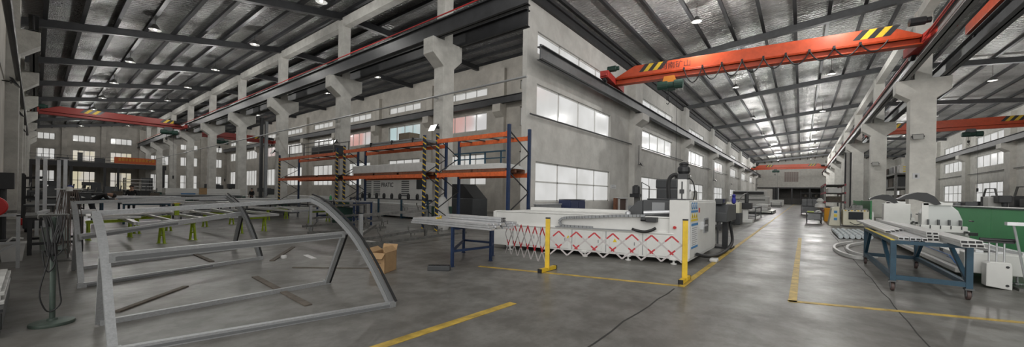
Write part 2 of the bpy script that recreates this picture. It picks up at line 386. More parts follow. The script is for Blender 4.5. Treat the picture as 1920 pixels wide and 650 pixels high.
for (xa, za), (xb, zb) in zip(pts[:-1], pts[1:]):
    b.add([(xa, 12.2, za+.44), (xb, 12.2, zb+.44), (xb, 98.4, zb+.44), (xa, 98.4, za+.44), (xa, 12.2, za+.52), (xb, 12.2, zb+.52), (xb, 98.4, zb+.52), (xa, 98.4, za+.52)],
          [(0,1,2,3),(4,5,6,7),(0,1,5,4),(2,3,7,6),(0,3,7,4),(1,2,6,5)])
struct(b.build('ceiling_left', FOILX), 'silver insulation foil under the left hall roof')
b = M(); b.tube([(11.85, 8.6, 6.25), (11.85, 97, 6.25)], .045, 8); 
for y in LCOLY: b.box(11.85, 12.15, y-.03, y+.03, 6.2, 6.26)
struct(b.build('trim_1', GALV), 'pipe running along the column row')
b = M(); b.tube([(-.52, 9, 6.6), (-.52, 60, 6.6)], .09, 8); struct(b.build('trim_2', STEEL), 'dark cable duct on the left wall')
for y in (13.5, 20, 31, 42):
    b = M(); b.tube([(-.8, y, .2), (-.8, y, 9.5)], .04, 6); struct(b.build('trim_%d' % (3+int(y)), STEELG), 'thin vertical conduit on the left wall')
# ---- right hall
rw = [(17.4+17.6*k, 27.7+17.6*k) for k in range(7)]
RROWS = [(1.2, 3.5, 2), (6.1, 7.9, 1), (9.6, 10.85, 1)]
wall('wall_middle', 'y', 11.9, 12.2, 16.4, 150, 0, 12.75, [(a, b, r[0], r[1]) for a, b in rw for r in RROWS], WALL, 'white window wall along the left of the right hall')
for i, (a, b) in enumerate(rw):
    for j, r in enumerate(RROWS):
        window('y', 11.9, .3, a, b, r[0], r[1], 4, r[2], PR1, '%s window, bay %d of the long white wall' % (('low', 'middle', 'high')[j], i+1))
    x = 32.6+17.6*(i-1)
    if x < 20: continue
for i in range(7):
    x = 32.6+17.6*i
    b = M(); b.prism([(11.95, 0), (11.4, 0), (11.4, 7.75), (10.75, 8.2), (10.75, 8.75), (11.4, 8.75), (11.4, 12.75), (11.95, 12.75)], lambda u, v, a: (a, u, v), x-.85, x+.85)
    struct(b.build('pillar', WALL, bevel=.02), 'wall pillar with crane bracket on the long white wall')
b = M(); ibeam_x(b, 11.05, 8.78, 9.5, 16.4, 150, .4); b.box(16.4, 150, 11.01, 11.09, 9.5, 9.6); struct(b.build('crane_beam', STEELG), 'grey crane beam along the long white wall')
b = M(); b.tube([(16.5, 11.7, 6.0), (34, 11.7, 6.15), (150, 11.7, 6.3)], .05, 8); struct(b.build('trim_60', STEELG), 'conduit along the long white wall under the windows')
RCOLX = [34.2+16.75*k for k in range(7)]
for x in RCOLX:
    b = M(); pr = corbel_profile(-7.05, -4.65, -6.42, -5.3, 9.2, 8.45, 7.95, 0)
    b.prism(pr, lambda u, v, a: (a, u, v), x-.5, x+.5); b.box(x-.32, x+.32, -6.25, -5.5, 9.2, 13.5)
    struct(b.build('pillar', CONCR, bevel=.02), 'whitewashed column with crane bracket on the right of the aisle')
b = M(); b.box(16, 150, -6.1, -5.6, 13.0, 13.6); struct(b.build('ceiling_beam', CONCR), 'pale concrete tie beam above the right hand columns')
for y, lab in ((-5.0, 'grey crane beam on the aisle side of the right hand columns'), (-6.75, 'grey crane beam on the outer side of the right hand columns')):
    b = M(); ibeam_x(b, y, 9.22, 10.0, 16, 150, .42); b.box(16, 150, y-.04, y+.04, 10.0, 10.1)
    if y > -6: b.tube([(16, y+.2, 9.95), (150, y+.2, 9.95)], .03, 6, 1); b.tube([(16, y+.24, 9.75), (150, y+.24, 9.75)], .022, 6, 1)
    struct(b.build('crane_beam', [mat('mid_grey_steel', (.22, .22, .22), .5, var=.2) if y > -6 else STEELG, CRANED]), lab)
ow = [(48.0+16*k-2, 58.0+16*k-2) for k in range(7)]
OROWS = [(1.6, 4.5, 2), (6.75, 8.5, 1), (10.1, 11.35, 1)]
wall('wall_outer', 'y', -21.2, -20.8, 16.4, 150, 0, 13.3, [(a, b, r[0], r[1]) for a, b in ow for r in OROWS], CONCR, 'white window wall at the far right')
for i, (a, b) in enumerate(ow):
    for j, r in enumerate(OROWS):
        window('y', -20.8, -.4, a, b, r[0], r[1], 4, r[2], PR1, '%s window of the far right wall' % ('low', 'middle', 'high')[j])
for i in range(7):
    x = 43+16*i+16
    b = M(); b.prism([(-20.85, 0), (-20.3, 0), (-20.3, 8.0), (-19.6, 8.5), (-19.6, 9.05), (-20.3, 9.05), (-20.3, 13), (-20.85, 13)], lambda u, v, a: (a, u, v), x-.8, x+.8)
    struct(b.build('pillar', CONCR), 'wall pillar with crane bracket on the far right wall')
b = M(); ibeam_x(b, -19.9, 9.06, 9.8, 30, 150, .4); struct(b.build('crane_beam', STEEL), 'dark crane beam along the far right wall')
b = M(); b.tube([(40, -20.6, 5.9), (150, -20.6, 5.9)], .05, 6); struct(b.build('trim_61', STEELG), 'conduit along the far right wall')
def zr(y): # roof line of the right hall
    return 12.9+.085*(12-y) if y > -5.85 else 14.417-.09*(-5.85-y)
for i in range(8):
    x = 33.4+17.3*i if i else 33.4
    b = M()
    for y0, y1 in ((11.95, 3), (3, -5.85), (-5.85, -13), (-13, -20.9)):
        b.bar((x, y0, zr(y0)), (x, y1, zr(y1)), .25, .46); b.bar((x, y0, zr(y0)-.23), (x, y1, zr(y1)-.23), .36, .04)
    struct(b.build('ceiling_beam', STEELG), 'grey steel rafter across the right hall')
for y in [11.5-1.83*i for i in range(10)]+[-7.4-1.85*i for i in range(8)]:
    z = zr(y)+.34
    b = M(); b.box(16, 150, y-.05, y+.05, z-.13, z+.13); b.box(16, 150, y-.1, y+.1, z-.14, z-.11)
    struct(b.build('ceiling_beam', STEEL), 'dark purlin along the right hall roof')
b = M(); pts = [(12.2, zr(12.2)), (-5.85, zr(-5.8)), (-21.2, zr(-21.2))]
for (ya, za), (yb, zb) in zip(pts[:-1], pts[1:]):
    b.add([(16, ya, za+.48), (16, yb, zb+.48), (150.4, yb, zb+.48), (150.4, ya, za+.48), (16, ya, za+.56), (16, yb, zb+.56), (150.4, yb, zb+.56), (150.4, ya, za+.56)],
          [(0,1,2,3),(4,5,6,7),(0,1,5,4),(2,3,7,6),(0,3,7,4),(1,2,6,5)])
struct(b.build('ceiling_right', FOILY), 'silver insulation foil under the right hall roof')
b = M(); b.box(16.4, 150, 11.7, 11.95, 12.3, 12.75); b.box(16.4, 150, 11.55, 11.8, 12.75, 12.95); struct(b.build('trim_62', STEEL), 'dark gutter beam where the long white wall meets the roof')
wall('wall_end', 'x', 150, 150.4, -21.2, 12.2, 0, 15, [(-5.3, 7.6, 0, 5.0), (.9, 4.5, 7.2, 10.4)], CONCR, 'white end wall of the right hall with a wide low opening')
b = M(); b.box(150.05, 150.12, .9, 4.5, 7.2, 10.4)
for i in range(1, 6): b.box(150.0, 150.06, .9+3.6*i/6-.06, .9+3.6*i/6+.06, 7.2, 10.4, 1)
b.box(150.0, 150.06, .9, 4.5, 8.75, 8.85, 1)
struct(b.build('window_90', [mat('beige_lattice', (.42, .36, .33), .7), mat('pale_lattice_bars', (.6, .57, .55), .7)]), 'beige latticed panel high on the far end wall')
b = M(); b.box(149.6, 149.98, -5.6, 12, 5.0, 5.4); struct(b.build('ceiling_beam', STEEL), 'dark beam over the opening in the far end wall')
b = M(); b.box(158, 158.3, -8, 10, 0, 6); b.box(150.4, 158, -8, 10, 5.6, 5.8); b.box(150.4, 158, 7.7, 8, 0, 5.6); b.box(150.4, 158, -5.7, -5.4, 0, 5.6)
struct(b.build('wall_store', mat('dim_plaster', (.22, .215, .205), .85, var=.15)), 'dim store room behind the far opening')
for y in (2.5, -2.0, 7.3):
    struct(M().box(149.7, 150.1, y-.22, y+.22, 0, 5.0).build('pillar', STEEL), 'dark post in the far opening')
# ------------------------------------------------------------------ overhead cranes
def crane(p0, p1, zb, h, m, label, stripes, hoist, festoon, carr=3.6, text=None, cmat=None, faces=-1, group=None):
    d = Vector((p1[0]-p0[0], p1[1]-p0[1])); L = d.length; rz = math.atan2(d.y, d.x)
    t = thing('bridge_crane', label, 'overhead crane', (p0[0], p0[1], 0), rz, group)
    # girder: deep box that tapers at both ends over a wide lower flange
    b = M(); ty = .3
    b.prism([(.3, .42*h), (1.6, h), (L-1.6, h), (L-.3, .42*h), (L-.3, .3*h), (.3, .3*h)], lambda u, v, a: (u, a, zb+v), -ty, ty)
    b.box(.3, L-.3, -.09, .09, zb+.06, zb+.32*h); b.box(.2, L-.2, -.26, .26, zb, zb+.07); b.box(.3, L-.3, -ty-.03, ty+.03, zb+.30*h, zb+.36*h)
    g = b.build('girder', m, t, world=False, bevel=.015)
    for s in stripes:
        for i in range(5):
            x = s+i*.3; q = M(); k = i % 2
            q.add([(x, faces*(ty+.006), zb+.56*h), (x+.3, faces*(ty+.006), zb+.56*h), (x+.7, faces*(ty+.006), zb+.99*h), (x+.4, faces*(ty+.006), zb+.99*h),
                   (x, faces*(ty+.001), zb+.56*h), (x+.3, faces*(ty+.001), zb+.56*h), (x+.7, faces*(ty+.001), zb+.99*h), (x+.4, faces*(ty+.001), zb+.99*h)],
                  [(0,1,2,3),(7,6,5,4),(0,4,5,1),(1,5,6,2),(2,6,7,3),(3,7,4,0)])
            o = q.build('hazard_stripe', (BLKP, YEL)[k], g, world=False)
    for x in (0, L):
        b = M(); b.box(x-.28, x+.28, -carr/2, carr/2, zb+.02, zb+.5); b.box(x-.2, x+.2, -carr/2-.16, carr/2+.16, zb+.1, zb+.3)
        for yy in (-carr/2+.3, carr/2-.3): b.lathe([(.24, -.1), (.24, .1)], (x, yy, zb-.0), 14, 1, 'x')
        c = b.build('end_carriage', [cmat or m, BLKP], t, world=False, bevel=.02)
        b = M(); b.lathe([(.06, -.5), (.2, -.46), (.2, .1), (.14, .14), (.14, .3)], (x+(.55 if x == 0 else -.7), -carr/2+.6, zb+.72), 12, 0, 'x')
        b.box(x-.2, x+.2, -carr/2+.35, -carr/2+.85, zb+.45, zb+.6); b.build('travel_motor', DKGREEN if x == 0 else BLKP, c, world=False)
    hm = M(); x = hoist
    hm.lathe([(.16, -.75), (.28, -.7), (.28, -.1), (.2, -.06), (.2, .3), (.3, .34), (.3, .85), (.14, .9)], (x, faces*.45, zb-.55), 14, 0, 'x')
    hm.box(x-.35, x+.35, -.35, .35, zb-.75, zb-.4)
    ho = hm.build('hoist', DKGREEN, t, world=False)
    q = M(); q.prism([(-.5, -.45), (.5, -.45), (.32, .1), (-.32, .1)], lambda u, v, a: (x+u, a, zb+v), faces*.33, faces*.37); q.box(x-.4, x+.4, -.36, .36, zb-.2, zb-.1)
    q.build('trolley_plate', mat('amber_paint', (.72, .24, .02), .5) if festoon else STEELG, ho, world=False)
    q = M(); q.tube([(x-.1, 0, zb-.7), (x-.1, 0, zb-1.2)], .02, 6); q.box(x-.2, x, -.08, .08, zb-1.45, zb-1.2); q.tube([(x-.1, 0, zb-1.45), (x-.02, 0, zb-1.6), (x-.1, 0, zb-1.75), (x-.2, 0, zb-1.65)], .03, 6)
    q.build('hook_block', BLACK, ho, world=False)
    q = M(); q.tube([(x+.5, faces*.4, zb-.4), (x+.52, faces*.4, 3.2)], .012, 5); q.box(x+.45, x+.59, faces*.34, faces*.46, 2.8, 3.2); q.build('pendant_control', BLKP, ho, world=False)
    if festoon:
        q = M(); q.tube([(.4, faces*(ty+.1), zb+.34*h), (L-.4, faces*(ty+.1), zb+.34*h)], .018, 5)
        q.tube([(.4, faces*(ty+.1), zb+.26*h), (L-.4, faces*(ty+.1), zb+.26*h)], .012, 5); q.build('cable_track', m, t, world=False)
        n = festoon; x0, x1 = hoist+.9, L-1.6
        for i in range(n):
            xa = x0+(x1-x0)*i/n; xb = x0+(x1-x0)*(i+1)/n; sag = .95-.5*i/n
            q = M(); q.tube([(xa+(xb-xa)*j/12, faces*(ty+.14), zb+.34*h-sag*4*(j/12)*(1-j/12)) for j in range(13)], .036, 6)
            q.box(xa-.05, xa+.05, faces*(ty+.05), faces*(ty+.18), zb+.28*h, zb+.42*h); q.build('festoon_cable', BLACK, t, world=False)
    if text:
        s, tx, sz = text
        m4 = root_matrix(t); xd = (m4.to_3x3() @ Vector((1, 0, 0))); o = m4 @ Vector((s, faces*(ty+.004), zb+.55*h))
        lettering('lettering', tx, mat('dark_red_lettering', (.10, .02, .012), .6), g, o, xd, (0, 0, 1), sz)
    return t
crane((26.0, 11.05), (28.1, -5.0), 9.66, 1.15, CRANE, 'bright orange bridge crane with hanging cable loops across the near right hall', (1.9, 13.2), 3.9, 9, 4.4, (3.3, '河南矿山', .48), CRANED)
crane((125, 11.05), (125, -5.0), 9.66, 1.3, CRANE, 'orange bridge crane before the far end wall of the right hall', (3.0, 12.2), 5.3, 0, 3.6)
crane((65.5, -6.75), (65.5, -19.9), 9.85, 1.25, CRANE, 'orange bridge crane in the outer bay seen between the right hand columns', (1.2, 10.4), 8.3, 0, 3.6, cmat=CRANED)
crane((26.6, -6.75), (26.6, -19.9), 10.1, 1.1, CRANE, 'orange bridge crane at the top right corner beyond the grey crane beam', (1.5, 10), 5, 0, 5.0)
crane((-.1, 62.5), (11.7, 62.5), 9.1, 1.0, mat('shaded_red_crane_paint', (.27, .028, .02), .5), 'shade-darkened red bridge crane in the left hall above the mezzanine', (3.0, 9.4), 10.2, 0, 3.0)  # dimness of the left hall is mixed into the crane red
crane((13.3, 70), (24.6, 70), 9.3, 1.0, mat('shaded_red_crane_paint', (.27, .028, .02), .5), 'shade-darkened red bridge crane beyond the column row of the left hall', (2, 8), 4, 0, 3.0)
# ------------------------------------------------------------------ lamps
LAMPMESH = {}
def high_bay(name, loc, ztop, right, label, group):
    first = LAMPMESH.setdefault(round(ztop-loc[2], 2), [])
    t = thing(name, label, 'lamp', loc, 0, group)
    if not first:
        b = M(); b.tube([(0, 0, .3), (0, 0, ztop-loc[2])], .012, 5); c1 = b.build('cord', BLACK, t, world=False)
        b = M(); b.lathe([(.05, .34), (.12, .3), (.16, .2), (.27, .06), (.30, .0), (.285, 0), (.25, .07), (.14, .2), (.05, .26)], n=20); c2 = b.build('lamp_shade', mat('dull_lamp_enamel', (.14, .14, .135), .4), t, smooth=True, world=False)
        b = M(); b.lathe([(.02, .2), (.06, .14), (.09, .06), (.07, .0), (.02, -.03)], n=14); c3 = b.build('bulb', BULB, t, smooth=True, world=False)
        first.extend([c1, c2, c3])
    else:
        for c in first:
            d = c.copy(); COL.objects.link(d); d.parent = t
    return t
FILLDATA = {}
def fill_light(loc, watts, right):  # unseen point light added below a lamp to brighten the hall
    key = ('r' if right else 'l')+str(int(watts))
    if key not in FILLDATA:
        l = bpy.data.lights.new('fill_light_'+key, 'POINT'); l.energy = watts; l.color = (1, .985, .95); l.shadow_soft_size = .12; FILLDATA[key] = l
    o = bpy.data.objects.new('fill_light', FILLDATA[key]); COL.objects.link(o); o.location = (loc[0], loc[1], loc[2]-.9)
for x, zz in ((4.3, 11.0), (9.4, 11.8)):
    for y in (20.6, 30.5, 39.8, 49.1, 58.5, 68, 78, 88):
        p = (x, y, zz); high_bay('high_bay_lamp', p, zl(x)+.44, False, 'small pale high bay lamp hanging under the dark roof of the left hall', 'high bay lamps of the left hall'); fill_light(p, FILL_LEFT, False)
for y in (20.6, 30.5, 40, 50, 60, 70, 80, 90):
    p = (19.0, y, 12.0); high_bay('high_bay_lamp', p, zl(19)+.44, False, 'small pale lamp under the roof behind the column row of the left hall', 'lamps behind the column row'); fill_light(p, FILL_LEFT*1.3, False)
for y in (5.4, -1.95):
    for x in (25.7, 43.3, 61, 78.5, 96, 113, 131):
        p = (x, y, 12.75); high_bay('high_bay_lamp', p, zr(y)+.48, True, 'small pale high bay lamp under the foil roof of the right hall', 'high bay lamps of the right hall'); fill_light(p, FILL_RIGHT*(1 if x < 70 else 1.25 if x < 110 else 2.4), True)
for x in (34, 52, 70, 88, 106, 124):
    p = (x, -13.2, 12.4); high_bay('high_bay_lamp', p, zr(-13.2)+.48, True, 'small pale high bay lamp in the outer bay beyond the right columns', 'high bay lamps of the outer bay'); fill_light(p, FILL_RIGHT, True)
def flood(loc, dirv, lit, label, arm, group=None):
    t = thing('floodlight', label, 'floodlight', loc, math.atan2(dirv[1], dirv[0]), group)
    b = M(); b.tube([(-arm, 0, .0), (-.1, 0, 0)], .025, 6); b.box(-.12, -.06, -.3, .3, -.03, .03); b.build('bracket', BLKP, t, world=False)
    a = .5; R = lambda u, v: (u*math.cos(a)-v*math.sin(a)*-1*0-v*math.sin(a), u*math.sin(a)*-1+v*math.cos(a))
    b = M(); b.prism([(-.08, -.14), (.06, -.19), (.06, .19), (-.08, .14)], lambda u, v, q: (R(u, v)[0], q, R(u, v)[1]), -.24, .24); b.build('housing', BLKP, t, world=False)
    b = M(); b.prism([(.062, -.17), (.075, -.17), (.075, .17), (.062, .17)], lambda u, v, q: (R(u, v)[0], q, R(u, v)[1]), -.22, .22); b.build('lens', FLOODON if lit else mat('floodlight_glass', (.5, .5, .48), .2), t, world=False)
    return t
flood((11.74, 14.0, 4.75), (-1, 0), True, 'lit floodlight on the nearest column above the racks', .35)
flood((11.74, 23.7, 4.75), (-1, 0), True, 'lit floodlight on the second column above the racks', .35)
flood((11.74, 33.6, 4.7), (-1, 0), False, 'unlit floodlight on the third column of the left hall', .35)
for i, x in enumerate((32.6, 50.2, 67.8, 85.4)):
    flood((x, 11.04, 4.4), (0, -1), False, ('unlit black floodlight on the white pillar behind the gantry', 'unlit black floodlight on the pillar above the grey control box', 'unlit black floodlight on the third white pillar of the aisle', 'unlit black floodlight on the fourth white pillar of the aisle')[i], .35)
flood((33.35, -5.6, 5.6), (-1, 0), False, 'black floodlight on the near right column', .35)
flood((50.1, -5.6, 5.2), (-1, 0), False, 'black floodlight on the second right column', .35)
for i, y in enumerate((26.5, 37.8, 48.5)):
    flood((-.58, y, 6.0), (1, 0), False, ('grey floodlight before the nearest bracket pillar of the left wall', 'grey floodlight on the second bracket pillar of the left wall', 'grey floodlight on the third bracket pillar of the left wall')[i], .32)
for i, (x, z0) in enumerate(((32.6, 4.4), (50.2, 4.4), (67.8, 4.4))):
    b = M(); b.tube([(x, 11.33, z0), (x, 11.33, 6.1)], .03, 6); struct(b.build('trim_%d' % (70+i), STEELG), 'thin conduit drop on the white pillar')
# ------------------------------------------------------------------ left hall: arched frames
def lerp(p, q, t): return tuple(a+(b-a)*t for a, b in zip(p, q))
def smooth_pts(pts, n=5):
    P = [pts[0]]+list(pts)+[pts[-1]]; out = []
    for i in range(1, len(P)-2):
        p0, p1, p2, p3 = [Vector(p) for p in P[i-1:i+3]]
        for j in range(n):
            t = j/n; out.append(.5*((2*p1)+(p2-p0)*t+(2*p0-5*p1+4*p2-p3)*t*t+(3*p1-p0-3*p2+p3)*t**3))
    out.append(Vector(pts[-1])); return out
def rib(x, yz, wd, dp, m, name, parent, off=0.):
    # flat bar bent to a curve in the plane x = const; dp is its depth across the curve
    P = smooth_pts([(y, z, 0) for y, z in yz]); b = M(); n = len(P); vs = []
    for i, p in enumerate(P):
        t = (P[min(i+1, n-1)]-P[max(i-1, 0)]).normalized(); nn = Vector((-t.y, t.x, 0))   # outward normal faces -y / up
        if nn.x > 0: nn = -nn
        for (a, s) in ((off, -1), (off, 1), (off+dp, 1), (off+dp, -1)):
            q = p-nn*0+nn*(-dp+a); vs.append((x+s*wd/2, q.x, q.y))
    fs = [(3, 2, 1, 0), ((n-1)*4, (n-1)*4+1, (n-1)*4+2, (n-1)*4+3)]
    for i in range(n-1):
        for j in range(4): fs.append((i*4+j, i*4+(j+1) % 4, (i+1)*4+(j+1) % 4, (i+1)*4+j))
    b.add(vs, fs); return b.build(name, m, parent)
def arched_frame(label, loc, L, R, stL, stR, mid, base, back, top):
    t = thing('arched_steel_frame', label, 'metal frame', loc)
    def both(x, yz):
        # a channel: web with two lips
        r = rib(x, yz, .07, .075, GALV, 'curved_rib', t)
        s = M(); 
        return r
    both(L[0], L[1]); r = both(R[0], R[1])
    o = rib(R[0]+.022, R[1], .03, .022, BLACK, 'rubber_seal', r, .078); o['label'] = 'black rubber seal along the outer edge'
    g = rib(R[0]-.008, R[1], .058, .016, mat('groove_grey', (.16, .165, .17), .5), 'channel_groove', r, .03)
    for (a, b_) in (stL, stR):
        q = M(); q.bar(a, b_, .05, .075, (1, 0, 0)); s_ = q.build('strut', GALV, t)
        if a[0] > 2: q = M(); q.bar((a[0]+.04, a[1], a[2]-.02), (b_[0]+.04, b_[1], b_[2]), .052, .03, (1, 0, 0)); q.build('dark_side_strip', BLACK, s_)  # thin black strip along one side of the right strut
    q = M(); q.bar(mid[0], mid[1], .06, .10); mr_ = q.build('middle_rail', [GALV], t)
    q = M(); q.bar((mid[0][0]+.05, mid[0][1]-.03, mid[0][2]-.012), (mid[1][0]-.05, mid[1][1]-.03, mid[1][2]-.012), .006, .045); q.build('rail_groove', mat('groove_grey', (.16, .165, .17), .5), mr_)
    q = M(); q.bar(base[0], base[1], .07, .07); br_ = q.build('base_rail', GALV, t)
    q = M(); q.bar((base[0][0]+.05, base[0][1]-.036, base[0][2]-.005), (base[1][0]-.05, base[1][1]-.02, base[1][2]-.005), .03, .028); q.build('rail_groove', mat('groove_grey', (.16, .165, .17), .5), br_)
    q = M(); q.bar(back[0], back[1], .06, .06); q.build('back_rail', GALV, t)
    q = M(); q.bar(top[0], top[1], .07, .06); q.build('top_rail', GALV, t)
    for p in (base[1], back[1], base[0]):
        q = M(); q.box(p[0]-.05, p[0]+.05, p[1]-.04, p[1]+.04, .0, .075); q.build('foot_bracket', GALV, t)
    return t
arched_frame('galvanised steel frame with a curved front nearest the camera', (1.8, 5.5, 0),
    (.48, [(5.2, .03), (5.61, .45), (5.86, .75), (6.42, 1.10), (7.06, 1.30)]), (3.1, [(4.5, .03), (5.0, .51), (5.43, .85), (5.79, 1.06), (6.32, 1.29), (6.71, 1.41), (7.07, 1.47)]),
    ((.48, 6.14, .82), (.48, 6.41, .02)), ((3.1, 5.86, .92), (3.11, 6.43, .02)),
    ((.48, 5.72, .86), (3.1, 5.86, .90)), ((.48, 5.15, .036), (3.08, 4.5, .036)), ((.48, 6.38, .03), (3.11, 6.44, .03)), ((.48, 7.02, 1.27), (3.1, 7.02, 1.435)))
arched_frame('galvanised steel frame with a curved front standing behind the nearest frame', (1.8, 10, 0),
    (.475, [(9.1, .03), (9.74, .5), (10.71, 1.1), (11.56, 1.31)]), (3.22, [(9.85, .03), (10.21, .41), (10.81, .88), (11.42, 1.19), (12.38, 1.43)]),
    ((.475, 10.4, .85), (.48, 10.92, .02)), ((3.22, 11.2, .98), (3.28, 11.98, .02)),
    ((.475, 9.95, .72), (3.22, 11.1, 1.0)), ((.475, 9.0, .036), (3.2, 9.8, .036)), ((.48, 10.92, .03), (3.28, 11.98, .03)), ((.475, 11.52, 1.28), (3.22, 12.3, 1.395)))
# ------------------------------------------------------------------ hook stands on the left
t = thing('cable_stand', 'green pole stand on a round base hung with dark cables', 'stand', (.14, 6.85, 0))
b = M(); b.lathe([(.175, 0), (.18, .015), (.175, .035), (.15, .042), (.03, .05)], n=32); b.build('base', POSTG, t, smooth=True, world=False)
b = M(); b.lathe([(.045, .045), (.04, .07), (.024, .075), (.024, 1.24), (.0, 1.25)], n=14); b.build('pole', POSTG, t, smooth=True, world=False)
b = M(); b.tube([(-.11, .02, 1.27), (.11, .02, 1.27)], .01, 6); b.tube([(-.11, .02, 1.27), (-.11, -.03, 1.23), (-.11, -.05, 1.27)], .008, 5); b.tube([(.11, .02, 1.27), (.11, -.03, 1.23), (.11, -.05, 1.27)], .008, 5); b.build('hook_bar', DKMET, t, world=False)
for i, (lo, dx, sp) in enumerate(((.16, -.01, .085), (.62, -.03, .05), (.8, .02, .06), (.74, .0, .03), (.9, -.02, .07))):
    P = [(dx-.05, -.04, 1.26), (dx-sp*.4, -.05, 1.1), (dx-sp*.25, -.055, .8), (dx-sp, -.05, lo+.25), (dx-sp*.6, -.05, lo+.05), (dx, -.05, lo), (dx+sp*.8, -.05, lo+.08), (dx+sp*.7, -.05, lo+.25), (dx+.02, -.06, .95), (dx+.05, -.05, 1.12), (dx+.06, -.03, 1.26)]
    b = M(); b.tube(smooth_pts(P, 4), .0075, 6); b.build('cable_loop', BLACK, t, world=False)
t = thing('wire_hanger_stand', 'tall stand hung with thin rusty wire loops beside the back frame', 'stand', (.46, 12.6, 0))
b = M(); b.lathe([(.16, 0), (.16, .02), (.03, .04)], n=18); b.build('base', DKMET, t, world=False)
b = M(); b.tube([(0, 0, .03), (0, 0, 1.52)], .015, 8); b.build('pole', DKMET, t, world=False)
b = M(); b.lathe([(.0, 1.5), (.06, 1.5), (.05, 1.58), (.02, 1.6)], n=12); b.tube([(-.2, 0, 1.54), (.2, 0, 1.54)], .014, 6); b.build('cross_head', WHITE, t, world=False)
WIRE = mat('rusty_wire', (.17, .14, .125), .6, .4)
for i in range(9):
    x0 = -.17+.04*i; b = M(); r_ = random.Random(i); w_ = .025+.015*r_.random(); lo = .12+.25*r_.random()
    b.tube(smooth_pts([(x0*.7, -.02, 1.53), (x0-w_, -.03, 1.0), (x0-w_*1.2, -.03, lo+.1), (x0, -.03, lo), (x0+w_*1.2, -.03, lo+.1), (x0+w_, -.03, 1.0), (x0*.7+.01, -.02, 1.53)], 4), .006, 5); b.build('wire_loop', WIRE, t, world=False)
# ------------------------------------------------------------------ left edge clutter
t = thing('tubular_gate_frame', 'grey square tube frame with a diagonal at the left edge', 'metal frame', (-.4, 12.0, 0))
b = M(); b.bar((-.19, 12, 0), (-.19, 12, 1.03), .05, .05); b.build('post', GALV, t)
b = M(); b.bar((-.85, 12, 0), (-.85, 12, 1.03), .05, .05); b.build('post', GALV, t)
b = M(); b.bar((-.87, 12, 1.03), (-.165, 12, 1.03), .05, .05); b.build('top_rail', GALV, t)
b = M(); b.bar((-.85, 12, .5), (-.2, 12, .5), .045, .045); b.build('middle_rail', GALV, t)
b = M(); b.bar((-.84, 12, .06), (-.2, 12, .48), .04, .04); b.build('brace', GALV, t)
t = thing('hose_reel', 'red hose reel on the left wall pillar at the picture edge', 'hose reel', (-.42, 11.6, 1.22))
b = M(); b.lathe([(.05, -.03), (.17, -.02), (.19, .0), (.19, .1), (.17, .13), (.12, .15), (.05, .15)], (-.06, -.3, 0), 24, 0, 'y'); b.build('drum', RED, t, smooth=True, world=False)
b = M(); b.lathe([(.02, -.05), (.1, -.05), (.1, -.03), (.02, -.03)], (-.06, -.3, 0), 16, 0, 'y'); b.build('hub', BLKP, t, world=False)
b = M(); b.box(-.1, -.02, -.2, -.11, -.05, .05); b.build('bracket', DKMET, t, world=False)
t = thing('dark_crate', 'long dark box under the white boards at the lower left corner', 'box', (-.5, 7.7, 0))
b = M(); b.box(-.85, -.21, 6.6, 8.75, 0, .28); b.box(-.84, -.20, 6.7, 8.65, .06, .24); b.build('body', CHAR, t, bevel=.01)
b = M(); b.box(-.87, -.19, 6.55, 8.8, .28, .31); b.build('lid', BLKP, t)
for i in range(4):
    o = M().box(-.84+.01*i, -.19-.025*(i % 2), 6.8+.05*i, 8.5+.12*((i*2) % 3), .312+i*.04, .35+i*.04).build('white_board', mat('marbled_white_board', (.5, .5, .48), .5, var=.3, scale=5), bevel=.004)
    tag(o, 'white marbled board on the dark box, %s of its stack' % ('lowest', 'second from the bottom', 'second from the top', 'topmost')[i], 'board', 'white boards at the left edge')
t = thing('plastic_basket', 'pale plastic basket on the floor behind the grey tube frame', 'basket', (-.28, 13.3, 0))
b = M(); b.prism([(-.13, 0), (.13, 0), (.17, .36), (-.17, .36)], lambda u, v, a: (u, a, v), -.2, .2); b.build('body', PLAST, t, world=False)
b = M(); b.box(-.185, .185, -.215, .215, .36, .385); b.build('rim', PLAST, t, world=False)
b = M(); b.tube([(-.1, -.1, .37), (0, -.1, .5), (.14, -.12, .47)], .02, 6); b.build('crumpled_bag', WHITE, t, world=False)
t = thing('pillar_drill', 'dark pillar drill against the left wall behind the hose reel', 'drill press', (-.55, 17.5, 0))
b = M(); b.box(-.3, .3, -.35, .35, 0, .1); b.build('base', CHAR, t, world=False)
b = M(); b.tube([(0, .1, .1), (0, .1, 1.95)], .07, 10); b.build('column', CHAR, t, world=False)
b = M(); b.box(-.2, .2, -.45, .25, 1.5, 1.95); b.lathe([(.06, 1.2), (.06, 1.5)], (0, -.3, 0), 10); b.lathe([(.02, 1.0), (.02, 1.2)], (0, -.3, 0), 8); b.build('drill_head', CHAR, t, world=False, bevel=.03)
b = M(); b.box(-.25, .25, -.5, .05, .85, .92); b.build('work_table', DKMET, t, world=False)
t = thing('welding_machine', 'dark welding machine cabinet on the left behind the tube frame', 'welding machine', (.1, 21.5, 0))
b = M(); b.box(-.35, .35, -.5, .5, .12, .95); b.build('body', CHAR, t, world=False, bevel=.03)
b = M(); b.box(-.28, .28, -.52, -.49, .6, .88); b.lathe([(.05, -.55), (.05, -.5)], (.1, 0, .7), 10, 0, 'y'); b.build('control_panel', DKMET, t, world=False)
for sx in (-.28, .28):
    b = M(); b.lathe([(.11, -.03), (.11, .03)], (sx, -.38, .11), 12, 0, 'x'); b.build('wheel', BLACK, t, world=False)
t = thing('toolbox', 'small red toolbox on the floor by the left wall', 'toolbox', (-.1, 25.2, 0))
b = M(); b.box(-.28, .28, -.16, .16, 0, .26); b.build('body', RED, t, world=False, bevel=.02)
